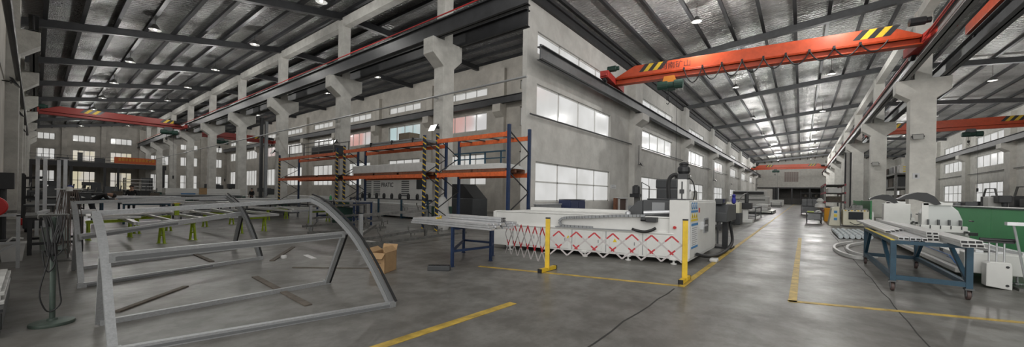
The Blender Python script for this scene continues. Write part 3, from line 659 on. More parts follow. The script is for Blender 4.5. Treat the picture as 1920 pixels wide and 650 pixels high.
b = M(); b.tube([(-.15, 0, .25), (-.12, 0, .33), (.12, 0, .33), (.15, 0, .25)], .014, 6); b.build('handle', BLKP, t, world=False)
t = thing('material_rack', 'dark steel rack of bars along the left wall', 'rack', (-.35, 32, 0))
for y in (29.5, 32, 34.5):
    b = M(); b.bar((-.35, y, 0), (-.35, y, 2.2), .09, .09); b.build('post', STEEL, t)
for z in (.5, 1.0, 1.5, 2.0):
    for y in (29.5, 32, 34.5): b = M(); b.bar((-.35, y, z), (.25, y, z+.05), .06, .06); b.build('arm', STEEL, t)
for i in range(7):
    o = M().bar((.0+.07*(i % 2), 28.9, .592+.5*(i//2)), (.0+.07*(i % 2), 35.1+.1*i, .592+.5*(i//2)), .04, .04).build('steel_bar', DKMET); tag(o, 'dark steel bar lying on the rack along the left wall', 'bar', 'steel bars on the left rack')
t = thing('aluminium_post_frame', 'tall frame of four bright aluminium posts at the far left', 'metal frame', (.3, 19.7, 0))
for (x, y) in ((.05, 19.4), (.2, 19.2), (.62, 19.4), (.5, 20.1)):
    b = M(); b.bar((x, y, 0), (x, y, 2.5), .085, .085); b.box(x-.05, x+.05, y-.05, y+.05, 0, .02); b.build('post', ALU, t)
b = M(); b.bar((.0, 19.3, 2.52), (.3, 19.3, 2.54), .2, .03); b.bar((.45, 19.6, 2.52), (.7, 19.9, 2.52), .16, .03); b.build('cap_plate', ALU, t)
b = M(); b.bar((.05, 19.4, 1.0), (.62, 19.4, 1.0), .05, .05); b.bar((.2, 19.2, .7), (.5, 20.1, .7), .05, .05); b.build('tie_bar', ALU, t)
def bench(name, label, x0, x1, y0, y1, z, legm, topm, cat='workbench', group=None, shelf=True, lw=.07, tt=.05):
    t = thing(name, label, cat, ((x0+x1)/2, (y0+y1)/2, 0), 0, group)
    for x in (x0+lw/2, x1-lw/2):
        for y in (y0+lw/2, y1-lw/2):
            b = M(); b.box(x-lw/2, x+lw/2, y-lw/2, y+lw/2, 0, z-tt); b.build('leg', legm, t)
    b = M(); b.box(x0-.03, x1+.03, y0-.03, y1+.03, z-tt, z); b.build('tabletop', topm, t)
    b = M()
    zz = z*.28
    for y in (y0+lw/2, y1-lw/2): b.box(x0+lw, x1-lw, y-lw*.35, y+lw*.35, zz-.03, zz+.03)
    for x in (x0+lw/2, x1-lw/2): b.box(x-lw*.35, x+lw*.35, y0+lw, y1-lw, zz-.03, zz+.03)
    for y in (y0+lw/2, y1-lw/2): b.box(x0+lw, x1-lw, y-lw*.35, y+lw*.35, z-tt-.07, z-tt)
    b.build('stretcher', legm, t)
    return t
bench('workbench', 'dark bench with offcuts behind the cable stand', -.1, .75, 14.0, 15.5, .92, STEEL, DKMET)
for i, (p, q, lab) in enumerate((((.08, 14.1, .965), (.2, 15.4, .965), 'wide aluminium channel lying along the dark bench'), ((.3, 14.1, .965), (1.3, 14.05, .965), 'aluminium channel across the front of the dark bench'), ((.4, 14.8, .965), (1.0, 15.1, .965), 'short aluminium channel in the middle of the dark bench'))):
    tag(M().bar(p, q, .1, .07).build('aluminium_channel', ALU, bevel=.004), lab, 'profile', 'offcuts on the dark bench')
t = thing('plastic_drum', 'pale translucent drum on the floor under the dark bench', 'drum', (.33, 14.75, 0))
b = M(); b.lathe([(.2, .0), (.24, .03), (.25, .3), (.24, .52), (.2, .58), (.06, .6)], n=22); b.build('body', mat('pale_green_plastic', (.42, .5, .48), .4), t, smooth=True, world=False)
b = M(); b.lathe([(.06, .58), (.07, .63), (.02, .64)], n=14); b.build('cap', WHITE, t, world=False)
# ------------------------------------------------------------------ sawhorses and profile frames
def sawhorse(first, p, q, label):
    p, q = Vector(p), Vector(q); L = (q-p).length; mid = (p+q)/2; rz = math.atan2((q-p).y, (q-p).x)
    t = thing('sawhorse', label, 'sawhorse', (mid.x, mid.y, 0), rz, 'lime green sawhorses')
    b = M(); b.box(-L/2, L/2, -.045, .045, .50, .58); b.box(-L/2+.02, L/2-.02, -.06, .06, .575, .59); b.build('beam', LIME, t, world=False)
    for sx in (-1, 1):
        x = sx*(L/2-.05)
        for sy in (-1, 1):
            b = M(); b.bar((x, sy*.03, .56), (x, sy*.10, .0), .045, .045); b.box(x-.04, x+.04, sy*.10-.045, sy*.10+.045, 0, .012); b.build('leg', LIME, t, world=False)
        b = M(); b.box(x-.02, x+.02, -.075, .075, .22, .26); b.build('spreader', LIME, t, world=False); b = M(); b.box(x-.03, x+.03, -.05, .05, .40, .50); b.build('gusset', LIME, t, world=False)
    return t
sh = [((2.23, 14.6), (3.1, 15.05), 'lime sawhorse nearest the camera, seen through the middle of the front frame'),
      ((2.15, 18.2), (3.15, 18.8), 'lime sawhorse standing behind the nearest lime sawhorse'),
      ((4.4, 19.9), (5.6, 20.6), 'lime sawhorse seen behind the top of the back curved rib'),
      ((4.6, 16.2), (5.55, 16.5), 'lime sawhorse to the right of the back curved rib'),
      ((7.6, 22.4), (8.75, 22.9), 'lime sawhorse furthest right of the green ones before the racks'),
      ((8.4, 19.3), (9.6, 19.8), 'lime sawhorse next to the upright of the far clamp jig'),
      ((.95, 16.9), (1.95, 17.1), 'lime sawhorse behind the left rib of the front frame'),
      ((2.3, 22.6), (3.5, 23.2), 'lime sawhorse under the blue bench end')]
for s in sh[:7]: sawhorse(None, (*s[0], 0), (*s[1], 0), s[2])
def profile_frame(name, label, pts, z, cross, sec=.08, group='white profile frames on sawhorses'):
    # rectangle of profiles; pts: four corners
    cx_ = sum(p[0] for p in pts)/4; cy_ = sum(p[1] for p in pts)/4
    t = thing(name, label, 'profile frame', (cx_, cy_, z), 0, group)
    for i in range(4):
        p, q = pts[i], pts[(i+1) % 4]; b = M(); b.bar((*p, z+sec/2), (*q, z+sec/2), sec*1.3, sec); b.build('side_bar', ALUW if i % 2 else ALU, t)
    for f in cross:
        p = lerp(pts[0], pts[1], f); q = lerp(pts[3], pts[2], f); b = M(); b.bar((*p, z+sec/2), (*q, z+sec/2), sec, sec*.8); b.build('cross_bar', ALUW, t)
    return t
profile_frame('profile_rectangle', 'white profile frame on the two nearest sawhorses', [(1.7, 14.2), (3.4, 15.0), (3.2, 19.6), (1.75, 18.7)], .592, (.5,))
profile_frame('profile_rectangle', 'white profile frame on the sawhorses behind the back curved rib', [(4.2, 15.7), (5.9, 16.3), (5.8, 21.2), (4.1, 20.5)], .592, (.45,))
profile_frame('profile_rectangle', 'white profile frame near the racks on the right hand sawhorses', [(7.4, 18.8), (9.9, 19.6), (9.0, 23.6), (7.2, 22.8)], .592, (.5,))
for i, (p, q, lab) in enumerate((((1.0, 16.6), (3.6, 19.3), 'long white profile slanting over the nearest frame'), ((1.2, 16.0), (2.0, 15.9), 'short white profile at the left of the nearest frame'), ((4.6, 16.0), (4.9, 21.0), 'white profile lying along the middle frame'), ((7.6, 19.2), (8.3, 23.0), 'white profile lying along the frame near the racks'))):
    tag(M().bar((*p, .705), (*q, .705), .09, .06).build('white_profile', ALUW, bevel=.006), lab, 'profile', 'loose white profiles')
t = thing('lime_post', 'short lime post standing on the white frame behind the front frame', 'post', (3.05, 17.2, .672))
b = M(); b.box(-.06, .06, -.06, .06, 0, .4); b.build('post', LIME, t, world=False); b = M(); b.box(-.08, .08, -.08, .08, .4, .42); b.build('cap', YEL, t, world=False)
profile_frame('profile_rectangle', 'white profile frame on the blue benches by the bending worker', [(4.4, 23.4), (6.6, 23.9), (6.2, 27.6), (4.2, 27.0)], .802, (.5,))
bench('low_trestle', 'low grey trestle under the white frame by the bending worker', 4.5, 6.2, 24.6, 26.4, .80, STEELG, GREY, 'trestle')
for i in range(6):
    tag(M().bar((6.6+.1*(i % 2), 26.2+.28*i, .84), (10.1-.3*(i % 3), 26.6+.28*i, .84), .13, .08).build('white_profile', ALUW, bevel=.006), 'long white profile on the low grey trestle in front of the long grey bench', 'profile', 'profiles on the low trestle')
bench('low_trestle', 'low grey trestle of white profiles in front of the long grey bench', 6.9, 9.8, 26.0, 28.3, .80, STEELG, GREY, 'trestle')
rc = random.Random(5)
for i in range(9):
    x = -.2+1.25*i+rc.uniform(-.2, .2); y = 66.5+rc.uniform(-1.5, 1.2); h = 1.0+rc.uniform(0, .9); t = thing('parts_crate', 'dark crate of metal parts in the row before the mezzanine posts', 'crate', (x, y, 0), rc.uniform(-.2, .2), 'dark crates before the mezzanine')
    b = M(); b.box(-.45, .45, -.4, .4, 0, h*.6); b.box(-.48, .48, -.43, .43, h*.6, h*.66); b.build('body', (CHAR, STEEL, DKWOOD)[i % 3], t, world=False)
    b = M(); b.bar((-.3, 0, h*.5), (-.1, .1, h+.3), .07, .07); b.build('metal_piece', DKMET, t, world=False); b = M(); b.bar((.2, -.1, h*.5), (.3, .2, h+.1), .1, .08); b.build('metal_piece', CHAR, t, world=False)
# benches with long profiles further back
bench('profile_bench', 'blue legged bench with profiles in front of the standing worker', 2.2, 4.9, 29.5, 30.6, 1.05, BLUE, ALU)
bench('profile_bench', 'blue legged bench where the bending worker leans', 2.35, 3.9, 23.2, 24.8, .95, BLUE, ALU)
bench('profile_bench', 'low grey bench carrying the white wrapped panels', 5.4, 9.9, 34.3, 35.6, 1.15, STEELG, GREY)
bench('profile_bench', 'long grey bench of profiles beyond the back curved rib', 6.2, 11.2, 29.0, 30.4, .95, STEELG, ALU)
bench('profile_bench', 'grey bench of profiles before the first rack', 7.2, 9.9, 24.2, 25.6, .9, STEELG, ALU)
for i in range(5):
    y = 29.6+.2*i; tag(M().bar((1.9+.1*(i % 2), y, 1.095), (5.2+.15*(i % 3), y, 1.095), .1, .08).build('aluminium_profile', ALU, bevel=.004), 'aluminium profile lying on the blue bench before the standing worker', 'profile', 'profiles on the far blue bench')
for i in range(4):
    y = 23.4+.3*i; tag(M().bar((2.1, y, .99), (4.3+.2*(i % 2), y, .99), .1, .07).build('aluminium_profile', ALUW, bevel=.004), 'white profile lying on the blue bench of the bending worker', 'profile', 'profiles on the near blue bench')
for i in range(6):
    y = 29.15+.2*i; tag(M().bar((5.9, y, .99), (11.5-.2*(i % 3), y, .99), .1, .08).build('aluminium_profile', ALUW, bevel=.004), 'long profile lying on the grey bench beyond the back curved rib', 'profile', 'profiles on the long grey bench')
for i in range(5):
    y = 24.4+.22*i; tag(M().bar((6.9, y, .94), (10.15-.2*(i % 3), y, .94), .12, .08).build('aluminium_profile', ALUW, bevel=.004), 'profile lying on the grey bench before the first rack', 'profile', 'profiles before the first rack')
t = thing('wrapped_panel_pack', 'long white wrapped panel pack with a brown paper sheet on it', 'panel pack', (7.6, 35, 1.15))
b = M(); b.box(5.5, 9.8, 34.4, 35.5, 1.155, 1.62); b.box(5.48, 9.82, 34.38, 35.52, 1.3, 1.33); b.build('pack', WHITE, t, bevel=.03)
b = M(); b.box(7.3, 7.75, 34.36, 34.39, 1.2, 1.66); b.box(7.3, 7.75, 34.36, 34.9, 1.625, 1.64); b.build('brown_paper', CARD, t)
b = M(); b.box(6.3, 7.1, 34.37, 34.385, 1.2, 1.27); b.build('blue_label', SIGNB, t)
# ------------------------------------------------------------------ clamp jigs
def clamp(parent, p, rz, s=1.):
    m = Matrix.Translation(Vector(p)) @ Matrix.Rotation(rz, 4, 'Z') @ Matrix.Scale(s, 4)
    b = M(); T = lambda *v: tuple(m @ Vector(v))
    b.bar(T(-.05, 0, 0), T(.05, 0, 0), .06, .02); b.bar(T(0, 0, 0), T(-.02, 0, .12), .03, .03); b.bar(T(-.02, 0, .11), T(.16, 0, .14), .022, .022)
    b.bar(T(-.02, 0, .1), T(-.12, 0, .22), .022, .022); b.bar(T(.15, 0, .15), T(.15, 0, .05), .02, .02); b.bar(T(-.12, 0, .21), T(-.12, 0, .3), .03, .03)
    b.build('toggle_clamp', DKMET, parent)
def jig(label, P, h, low, back, rails, clamps):
    t = thing('clamp_jig', label, 'assembly jig', (P[0][0], P[0][1], 0))
    for i, p in enumerate(P):
        b = M(); b.bar((*p, 0), (*p, h), .085, .085); b.box(p[0]-.09, p[0]+.09, p[1]-.09, p[1]+.09, 0, .015); b.build('post', GALV if i == 0 else DKMET, t)
    b = M(); b.bar((*P[0], h-.04), (*P[1], h-.04), .07, .08); b.build('top_rail', DKMET, t)
    for r in rails:
        b = M(); b.bar(r[0], r[1], .07, .08); b.build('lower_rail', DKMET, t)
    for c in clamps: clamp(t, c[0], c[1], c[2])
    return t
jig('grey clamp jig in front of the blue legged profile table', [(5.43, 9.4), (8.7, 10.7)], 1.0, None, None,
    [((5.45, 9.36, .16), (9.9, 9.85, .16)), ((5.45, 9.5, .28), (8.7, 10.75, .28)), ((7.6, 11.6, .2), (8.75, 10.72, .2)), ((5.45, 9.45, .42), (7.5, 12.0, .42))],
    [((6.1, 9.43, .2), .2, 1.3), ((7.2, 9.55, .2), .3, 1.2), ((8.4, 9.68, .2), .2, 1.4), ((9.75, 9.83, .2), .3, 1.6), ((7.5, 11.68, .24), 1.2, 1.5), ((6.3, 10.5, .46), .8, 1.1), ((7.4, 10.17, .98), .3, .9), ((8.2, 10.5, .98), .3, .9)])
jig('grey clamp jig further back beside the lime sawhorses', [(6.4, 14.6), (9.4, 15.9)], 1.05, None, None,
    [((6.0, 14.3, .3), (9.9, 15.3, .3)), ((6.4, 14.7, .55), (9.3, 15.9, .55)), ((5.8, 13.4, .15), (8.9, 13.5, .15))],
    [((5.95, 13.42, .19), 2.0, 1.6), ((7.0, 13.45, .19), .4, 1.3), ((8.8, 13.5, .19), .3, 1.6), ((7.2, 14.6, .34), .2, 1.2), ((8.4, 14.9, .34), .2, 1.2), ((9.7, 15.25, .34), .2, 1.5), ((7.6, 15.1, 1.04), .3, .9), ((8.8, 15.6, 1.04), .3, .9)])
# ------------------------------------------------------------------ floor pieces
for i, (p, q, wd, h, m, lab) in enumerate((((.66, 6.9), (1.53, 7.9), .085, .02, DKWOOD, 'dark timber strip on the floor inside the front frame'), ((2.5, 7.9), (2.36, 5.4), .10, .018, DKWOOD, 'dark strip crossing under the back rail of the front frame'),
        ((2.42, 12.4), (2.41, 10.2), .09, .02, DKWOOD, 'dark strip on the floor inside the back frame'), ((3.3, 9.4), (4.5, 11.3), .10, .02, DKWOOD, 'dark strip on the floor right of the back frame'),
        ((4.15, 9.7), (4.06, 9.05), .12, .012, ALUW, 'short white strip on the floor by the front frame'), ((3.3, 8.3), (4.3, 7.1), .05, .015, DKWOOD, 'thin dark strip on the floor behind the front frame'),
        ((6.6, 11.3), (6.75, 9.75), .1, .02, ALUW, 'cream strip leaning in the near clamp jig'))):
    tag(M().bar((*p, h/2), (*q, h/2), wd, h).build('floor_strip', m, bevel=.003), lab, 'strip')
t = thing('cardboard_box', 'open brown cardboard box on the floor by the curved frame', 'box', (4.08, 6.70, 0), -1.1)
W, D, H = .32, .46, .4
b = M()
for x0, x1, y0, y1 in ((0, W, 0, .012), (0, W, D-.012, D), (0, .012, 0, D), (W-.012, W, 0, D)): b.box(x0, x1, y0, y1, 0, H)
b.box(0, W, 0, D, 0, .01); b.build('carton', CARD, t, world=False)
for (p, q, r, s) in (((0, 0, H), (W, 0, H), (W*.95, -.10, H-.10), (W*.05, -.10, H-.10)), ((0, D, H), (W, D, H), (W, D+.05, H+.12), (0, D+.05, H+.12)), ((0, 0, H), (0, D, H), (-.10, D-.02, H+.07), (-.10, .02, H+.07)), ((W, 0, H), (W, D, H), (W-.08, D-.04, H+.10), (W-.08, .04, H+.10))):
    b = M(); n = (Vector(q)-Vector(p)).cross(Vector(s)-Vector(p)).normalized()*.006
    vs = [Vector(v) for v in (p, q, r, s)]; b.add([tuple(v) for v in vs]+[tuple(v+n) for v in vs], [(0,1,2,3),(7,6,5,4),(0,4,5,1),(1,5,6,2),(2,6,7,3),(3,7,4,0)]); b.build('flap', CARD, t, world=False)
b = M(); b.box(-.002, .0, .10, .30, .14, .25); b.build('green_label', LIME, t, world=False)
b = M(); b.box(-.002, .0, .31, .40, .15, .25); b.build('black_label', BLKP, t, world=False)
b = M()
for i in range(3): b.box(.06+.075*i, .11+.075*i, -.002, 0, .27, .32); b.box(.065+.075*i, .105+.075*i, -.0025, 0, .285, .30, 1)
for i in range(3): b.box(.09, .24-.03*i, -.002, 0, .2-.045*i, .212-.045*i)
b.build('print', [mat('brown_print', (.12, .07, .04), .8), CARD], t, world=False)
t = thing('steel_block', 'heavy black ribbed steel block lying on the floor', 'steel block', (4.98, 6.05, 0), -.9)
b = M(); b.box(0, .46, -.02, .16, 0, .1); b.build('body', CHAR, t, world=False, bevel=.012)
b = M()
for i in range(4): b.lathe([(.06, 0), (.06, .012)], (.06+.11*i, .07, .1), 10)
b.build('bolt_heads', BLKP, t, world=False)
o = M().lathe([(.06, 0), (.065, .01), (.065, .06), (.03, .075)], (3.62, 9.6, 0), 14).build('tape_roll', ALUW); tag(o, 'small white roll standing on the floor between the frames', 'roll')
# ------------------------------------------------------------------ profile table by the barrier
t = thing('profile_table', 'blue steel table stacked with long aluminium profiles', 'table', (6.0, 5.4, 0))
for x, y in ((5.60, 5.98), (6.72, 5.85), (7.3, 6.3), (7.15, 7.2)):
    b = M(); b.bar((x, y, 0), (x, y, .86), .055, .055); b.box(x-.045, x+.045, y-.045, y+.045, 0, .01); b.build('leg', BLUED, t)
for p, q in (((5.60, 5.98), (7.15, 7.2)), ((5.60, 5.98), (6.72, 5.85)), ((6.72, 5.85), (7.3, 6.3)), ((7.15, 7.2), (7.3, 6.3))):
    b = M(); b.bar((*p, .34), (*q, .34), .05, .05); b.bar((*p, .84), (*q, .84), .05, .05); b.build('rail', BLUED, t)
n = 0
for layer in range(3):
    for i in range(11):
        x = 5.56+.155*i; dy = .12*((i*3+layer*5) % 4); ys = 4.85 if i < 6 else 6.0
        o = M().box(x, x+.14, ys+dy*.4, 7.4-dy*.3, .872+layer*.046, .914+layer*.046).build('aluminium_profile', ALU, bevel=.004)
        tag(o, 'long aluminium profile in the stack on the blue table by the barrier', 'profile', 'profiles on the blue table')
for i in range(6):
    b = M(); x = 6.0+.05*(i % 3); z = 1.012+.05*(i//3); y = 4.95
    b.box(x, x+.046, y, y+1.7, z, z+.046); t2 = b.build('square_tube', ALU, None, bevel=.003); tag(t2, 'short square tube bundled on top of the profile stack', 'tube', 'square tubes on the profile stack')
    M().box(x+.006, x+.04, y-.003, y, z+.006, z+.04).build('open_end', BLACK, t2)
t2 = thing('clamp', 'small yellow clamp on the profile stack', 'clamp', (5.75, 6.6, 1.01))
b = M(); b.bar((-.08, 0, .015), (.08, .03, .015), .04, .03); b.bar((.08, .03, .015), (.08, .03, .07), .03, .03); b.build('frame', YEL, t2, world=False); b = M(); b.tube([(.08, -.05, .06), (.08, .1, .06)], .01, 6); b.build('screw', DKMET, t2, world=False)
# ------------------------------------------------------------------ pallet racks
def pallet(loc, lx, ly, label, group):
    t = thing('pallet', label, 'pallet', loc, 0, group)
    b = M()
    for i in range(6): b.box(-lx/2, lx/2, -ly/2+ly*i/6+.02, -ly/2+ly*(i+1)/6-.02, .1, .13)
    b.build('deck', WOOD, t, world=False)
    for sx in (-1, 0, 1):
        b = M(); b.box(sx*(lx/2-.06)-.05, sx*(lx/2-.06)+.05, -ly/2, ly/2, 0, .1); b.build('runner', WOOD, t, world=False)
    return t
STRIPE = mat('stripe_black', (.015, .016, .02), .5)
def rack(label, x0, x1, y0, y1, levels, h, plain=False):
    t = thing('pallet_rack', label, 'pallet rack', ((x0+x1)/2, (y0+y1)/2, 0))
    for y in (y0, y1):
        for x in (x0, x1):
            b = M(); b.box(x-.05, x+.05, y-.05, y+.05, 0, h); b.box(x-.09, x+.09, y-.09, y+.09, 0, .012)
            u = b.build('upright', BLUED, t)
            if x == x0 and not (plain and y == y0):
                for i in range(int(h/.115)):
                    z = .03+i*.115; c = M(); c.add([(x-.052, y-.052, z), (x-.052, y+.052, z+.05), (x-.052, y+.052, z+.108), (x-.052, y-.052, z+.058), (x-.048, y-.05, z), (x-.048, y+.05, z+.05), (x-.048, y+.05, z+.108), (x-.048, y-.05, z+.058)], [(0,1,2,3),(7,6,5,4),(0,4,5,1),(1,5,6,2),(2,6,7,3),(3,7,4,0)])
                    c.add([(x-.052, y-.052, z), (x+.052, y-.052, z-.05), (x+.052, y-.052, z+.008), (x-.052, y-.052, z+.058), (x-.05, y-.048, z), (x+.05, y-.048, z-.05), (x+.05, y-.048, z+.008), (x-.05, y-.048, z+.058)], [(0,1,2,3),(7,6,5,4),(0,4,5,1),(1,5,6,2),(2,6,7,3),(3,7,4,0)])
                    s_ = c.build('stripe', (YEL, STRIPE)[i % 2], u)
        b = M(); zs = [.2+(h-.4)*i/5 for i in range(6)]
        for i in range(5): b.bar((x0 if i % 2 else x1, y, zs[i]), (x1 if i % 2 else x0, y, zs[i+1]), .04, .03)
        b.build('brace', STEEL, t)
    for z in levels:
        for x in (x0-.02, x1+.02):
            b = M(); b.box(x-.03, x+.03, y0+.05, y1-.05, z-.09, z+.07); b.box(x-.045, x+.045, y0+.05, y0+.09, z-.1, z+.1); b.box(x-.045, x+.045, y1-.09, y1-.05, z-.1, z+.1); b.build('load_beam', ORANGE, t)
    for z in levels:
        for i in range(1, 5): b = M(); b.box(x0+.02, x1-.02, y0+(y1-y0)*i/5-.04, y0+(y1-y0)*i/5+.04, z+.03, z+.07); b.build('deck_support', STEEL, t)
    return t
rack('pallet rack bay with the long white carton, between the second and first columns', 10.3, 11.55, 12.85, 19.6, (2.34, 3.75), 4.08)
rack('pallet rack bay furthest back, carrying brown pallets and grey frames', 10.3, 11.55, 20.4, 28.3, (2.34, 3.7), 4.0)
rack('pallet rack bay nearest the window corner, with white boards and a blue frame', 10.3, 11.55, 8.2, 12.0, (2.34, 3.75), 4.08, True)
for i in range(3): pallet((10.95, 13.9+2.0*i, 2.412), 1.2, 1.7, 'brown pallet under the long white carton, %s' % ('at its right end', 'at its middle', 'at its left end')[i], 'pallets under the long carton')
o = M().box(10.45, 11.45, 13.1, 19.0, 2.545, 2.95).build('long_carton', PLAST, bevel=.03); tag(o, 'long white wrapped carton lying on pallets in the middle rack', 'carton')
for i in range(3): pallet((10.95, 21.8+2.4*i, 2.412), 1.2, 2.0, 'brown pallet on the lower shelf of the furthest rack bay, %s' % ('right end', 'middle', 'left end')[i], 'pallets on the furthest rack bay')
for i in range(2): pallet((10.95, 9.2+1.75*i, 2.412), 1.2, 1.65, 'brown pallet under the white boards, %s' % ('right one', 'left one')[i], 'pallets under the white boards')
for i in range(4):
    tag(M().box(10.4+.02*i, 11.5, 8.35+.1*i, 11.6-.05*i, 2.545+i*.05, 2.59+i*.05).build('white_board', ALUW, bevel=.004), 'long white board on the pallets of the nearest rack bay, %s' % ('lowest', 'second from bottom', 'third from bottom', 'topmost')[i], 'board', 'boards on the nearest rack bay')
t = thing('blue_tube_frame', 'blue tube frame standing on the white boards in the nearest rack bay', 'metal frame', (10.9, 9.5, 2.75))
for y in (8.8, 9.6, 10.4, 11.0):
    b = M(); b.bar((10.6, y, 2.745), (10.6, y, 3.2), .05, .05); b.build('post', BLUE, t)
b = M(); b.bar((10.6, 8.6, 3.2), (10.6, 11.3, 3.2), .05, .05); b.bar((10.6, 8.6, 2.95), (10.6, 11.3, 2.95), .04, .04); b.build('rail', BLUE, t)
t = thing('frame_bundle', 'flat dark bundle of frames wrapped on top of the middle rack', 'bundle', (10.9, 16, 3.82))
for i in range(4):
    b = M(); b.box(10.4+.02*i, 11.4, 13.0+.2*i, 18.6-.4*i, 3.822+i*.06, 3.872+i*.06); b.build('layer', GREY if i % 2 else DKMET, t)
for y in (13.8, 15.4, 17.2): b = M(); b.box(10.38, 11.44, y, y+.05, 3.82, 4.07); b.build('strap', BLKP, t)
o = M().box(10.5, 11.1, 14.2, 15.0, 4.064, 4.36).build('mesh_box', mat('dull_brown_mesh', (.17, .14, .10), .8, var=.3, scale=20), bevel=.01); tag(o, 'small brown box on the dark bundle on top of the middle rack', 'box')
t = thing('steel_cage_frame', 'open grey tube cage on top of the furthest rack bay', 'metal frame', (10.9, 24, 3.77))
for y in (21.2, 23.0, 25.0, 27.2):
    for x in (10.5, 11.4):
        b = M(); b.bar((x, y, 3.772), (x, y, 4.55), .05, .05); b.build('post', DKMET, t)
for x in (10.5, 11.4):
    b = M(); b.bar((x, 21.1, 4.55), (x, 27.3, 4.55), .05, .05); b.bar((x, 21.1, 4.0), (x, 27.3, 4.0), .04, .04); b.build('rail', DKMET, t)
b = M(); b.box(10.6, 11.3, 21.5, 24.2, 3.775, 4.3); b.build('dark_tray', CHAR, t)
bench('steel_table', 'long steel topped blue table in front of the middle rack', 9.05, 10.0, 16.3, 20.0, 1.15, BLUED, GREY)
t = thing('green_bottle', 'small green bottle on the steel topped blue table', 'bottle', (9.4, 19.2, 1.15)); b = M(); b.lathe([(.06, 0), (.065, .16), (.03, .2), (.025, .24)], n=14); b.build('body', mat('bright_green_plastic', (.03, .28, .09), .4), t, smooth=True, world=False); b = M(); b.lathe([(.03, .235), (.03, .27)], n=10); b.build('cap', WHITE, t, world=False)
t = thing('dark_green_bin', 'dark green bin under the steel topped blue table', 'bin', (9.5, 18.2, 0)); b = M(); b.prism([(-.3, 0), (.3, 0), (.34, .75), (-.34, .75)], lambda u, v, a: (u, a, v), -.4, .4); b.build('body', DKGREEN, t, world=False); b = M(); b.box(-.36, .36, -.43, .43, .75, .8); b.build('rim', DKGREEN, t, world=False)
t = thing('wrapped_sack', 'large pale plastic wrapped sack by the first column', 'sack', (11.0, 12.45, 0))
b = M(); b.lathe([(.26, 0), (.31, .1), (.33, .5), (.31, .9), (.25, 1.2), (.1, 1.42), (.05, 1.46)], n=18); o = b.build('film', PLAST, t, smooth=True, world=False)
for v in o.data.vertices: v.co += Vector((math.sin(v.co.z*9+v.co.x*14), math.cos(v.co.z*11+v.co.y*13), 0))*.025
b = M(); b.lathe([(.06, 1.44), (.09, 1.5), (.03, 1.52)], n=10); b.build('tied_top', PLAST, t, world=False)
# behind the racks
t = thing('panel_stack', 'stack of long white panels between blue stakes behind the racks', 'panel stack', (14.3, 20.5, 0))
for i in range(6):
    b = M(); b.box(14.0, 15.2, 16.5, 26, .12+i*.13, .24+i*.13); b.build('panel', ALUW, t)
for y in (17, 19.5, 22, 24.5):
    b = M(); b.bar((13.93, y, 0), (13.93, y, 1.15), .09, .09); b.bar((13.93, y, .06), (15.3, y, .06), .09, .1); b.build('stake', BLUE, t)
t = thing('processing_machine', 'long white machine with vents and black lettering behind the racks', 'machine', (20, 27, 0))
b = M(); b.box(19, 21.5, 21, 33, .25, 3.1); b.box(19.1, 21.4, 21.2, 32.8, 3.1, 3.3); b.build('body', WHITE, t, bevel=.05)
for y in (29.8, 31.2, 25.6):
    b = M()
    for i in range(9): b.box(18.97, 19.0, y, y+1.0, 1.3+i*.17, 1.38+i*.17)
    b.build('vent', STEELG, t)
b = M(); b.box(18.97, 19.0, 23.4, 24.6, 1.9, 2.7); b.build('window', GLASSD, t)
b = M(); b.box(18.9, 19.1, 21.3, 32.7, .0, .3); b.build('plinth', STEEL, t)
lettering('lettering', 'PRATIC', BLKP, t, (18.985, 29.6, 2.05), (0, -1, 0), (0, 0, 1), .55)
bench('blue_bench', 'dark blue bench of black tubes in front of the lettered machine', 16.6, 17.6, 20.5, 30.5, 1.1, BLUED, STEEL)
for i in range(9):
    y = 21+1.05*i; o = M().lathe([(.1, 0), (.12, .1), (.12, .3), (.05, .42)], (17.1, y, 1.1), 10).build('black_fitting', BLKP); tag(o, 'black fitting standing on the dark blue bench', 'fitting', 'black fittings on the blue bench')
t = thing('dark_machine', 'dark machine with a hood behind the lit floodlight column', 'machine', (17.5, 17.5, 0)); b = M(); b.box(16.8, 18.2, 16.2, 19.2, 0, 1.3); b.build('base', CHAR, t, bevel=.04); b = M(); b.prism([(16.2, 1.3), (19.2, 1.3), (18.6, 2.2), (17.2, 2.2)], lambda u, v, a: (a, u, v), 16.9, 18.1); b.build('hood', BLKP, t)
for i, (y, lab) in enumerate(((34.5, 'pale table with white sheets beyond the furthest rack bay'), (39.3, 'pale table with white sheets beside the tall steel post'))):
    bench('sheet_table', lab, 14.2, 17.0, y, y+3.2, .9, STEELG, WHITE)
    for k in range(3): tag(M().box(14.3+.05*k, 16.9, y+.1+.1*k, y+3.0, .902+k*.08, .975+k*.08).build('white_sheet', ALUW), 'white sheet in the pile on the table %s' % ('beyond the furthest rack bay', 'beside the tall steel post')[i], 'sheet', 'sheets on the far tables')
t = thing('steel_post', 'tall dark steel post standing beyond the column row', 'post', (14.1, 43.3, 0))
b = M(); b.box(13.95, 14.2, 43.15, 43.45, 0, 8.9); b.build('mast', STEEL, t); b = M(); b.box(13.75, 14.4, 42.95, 43.65, 0, .05); b.build('base_plate', STEEL, t); b = M(); b.box(14.35, 14.6, 43.1, 43.4, 0, 8.6); b.build('cable_channel', GREY, t)
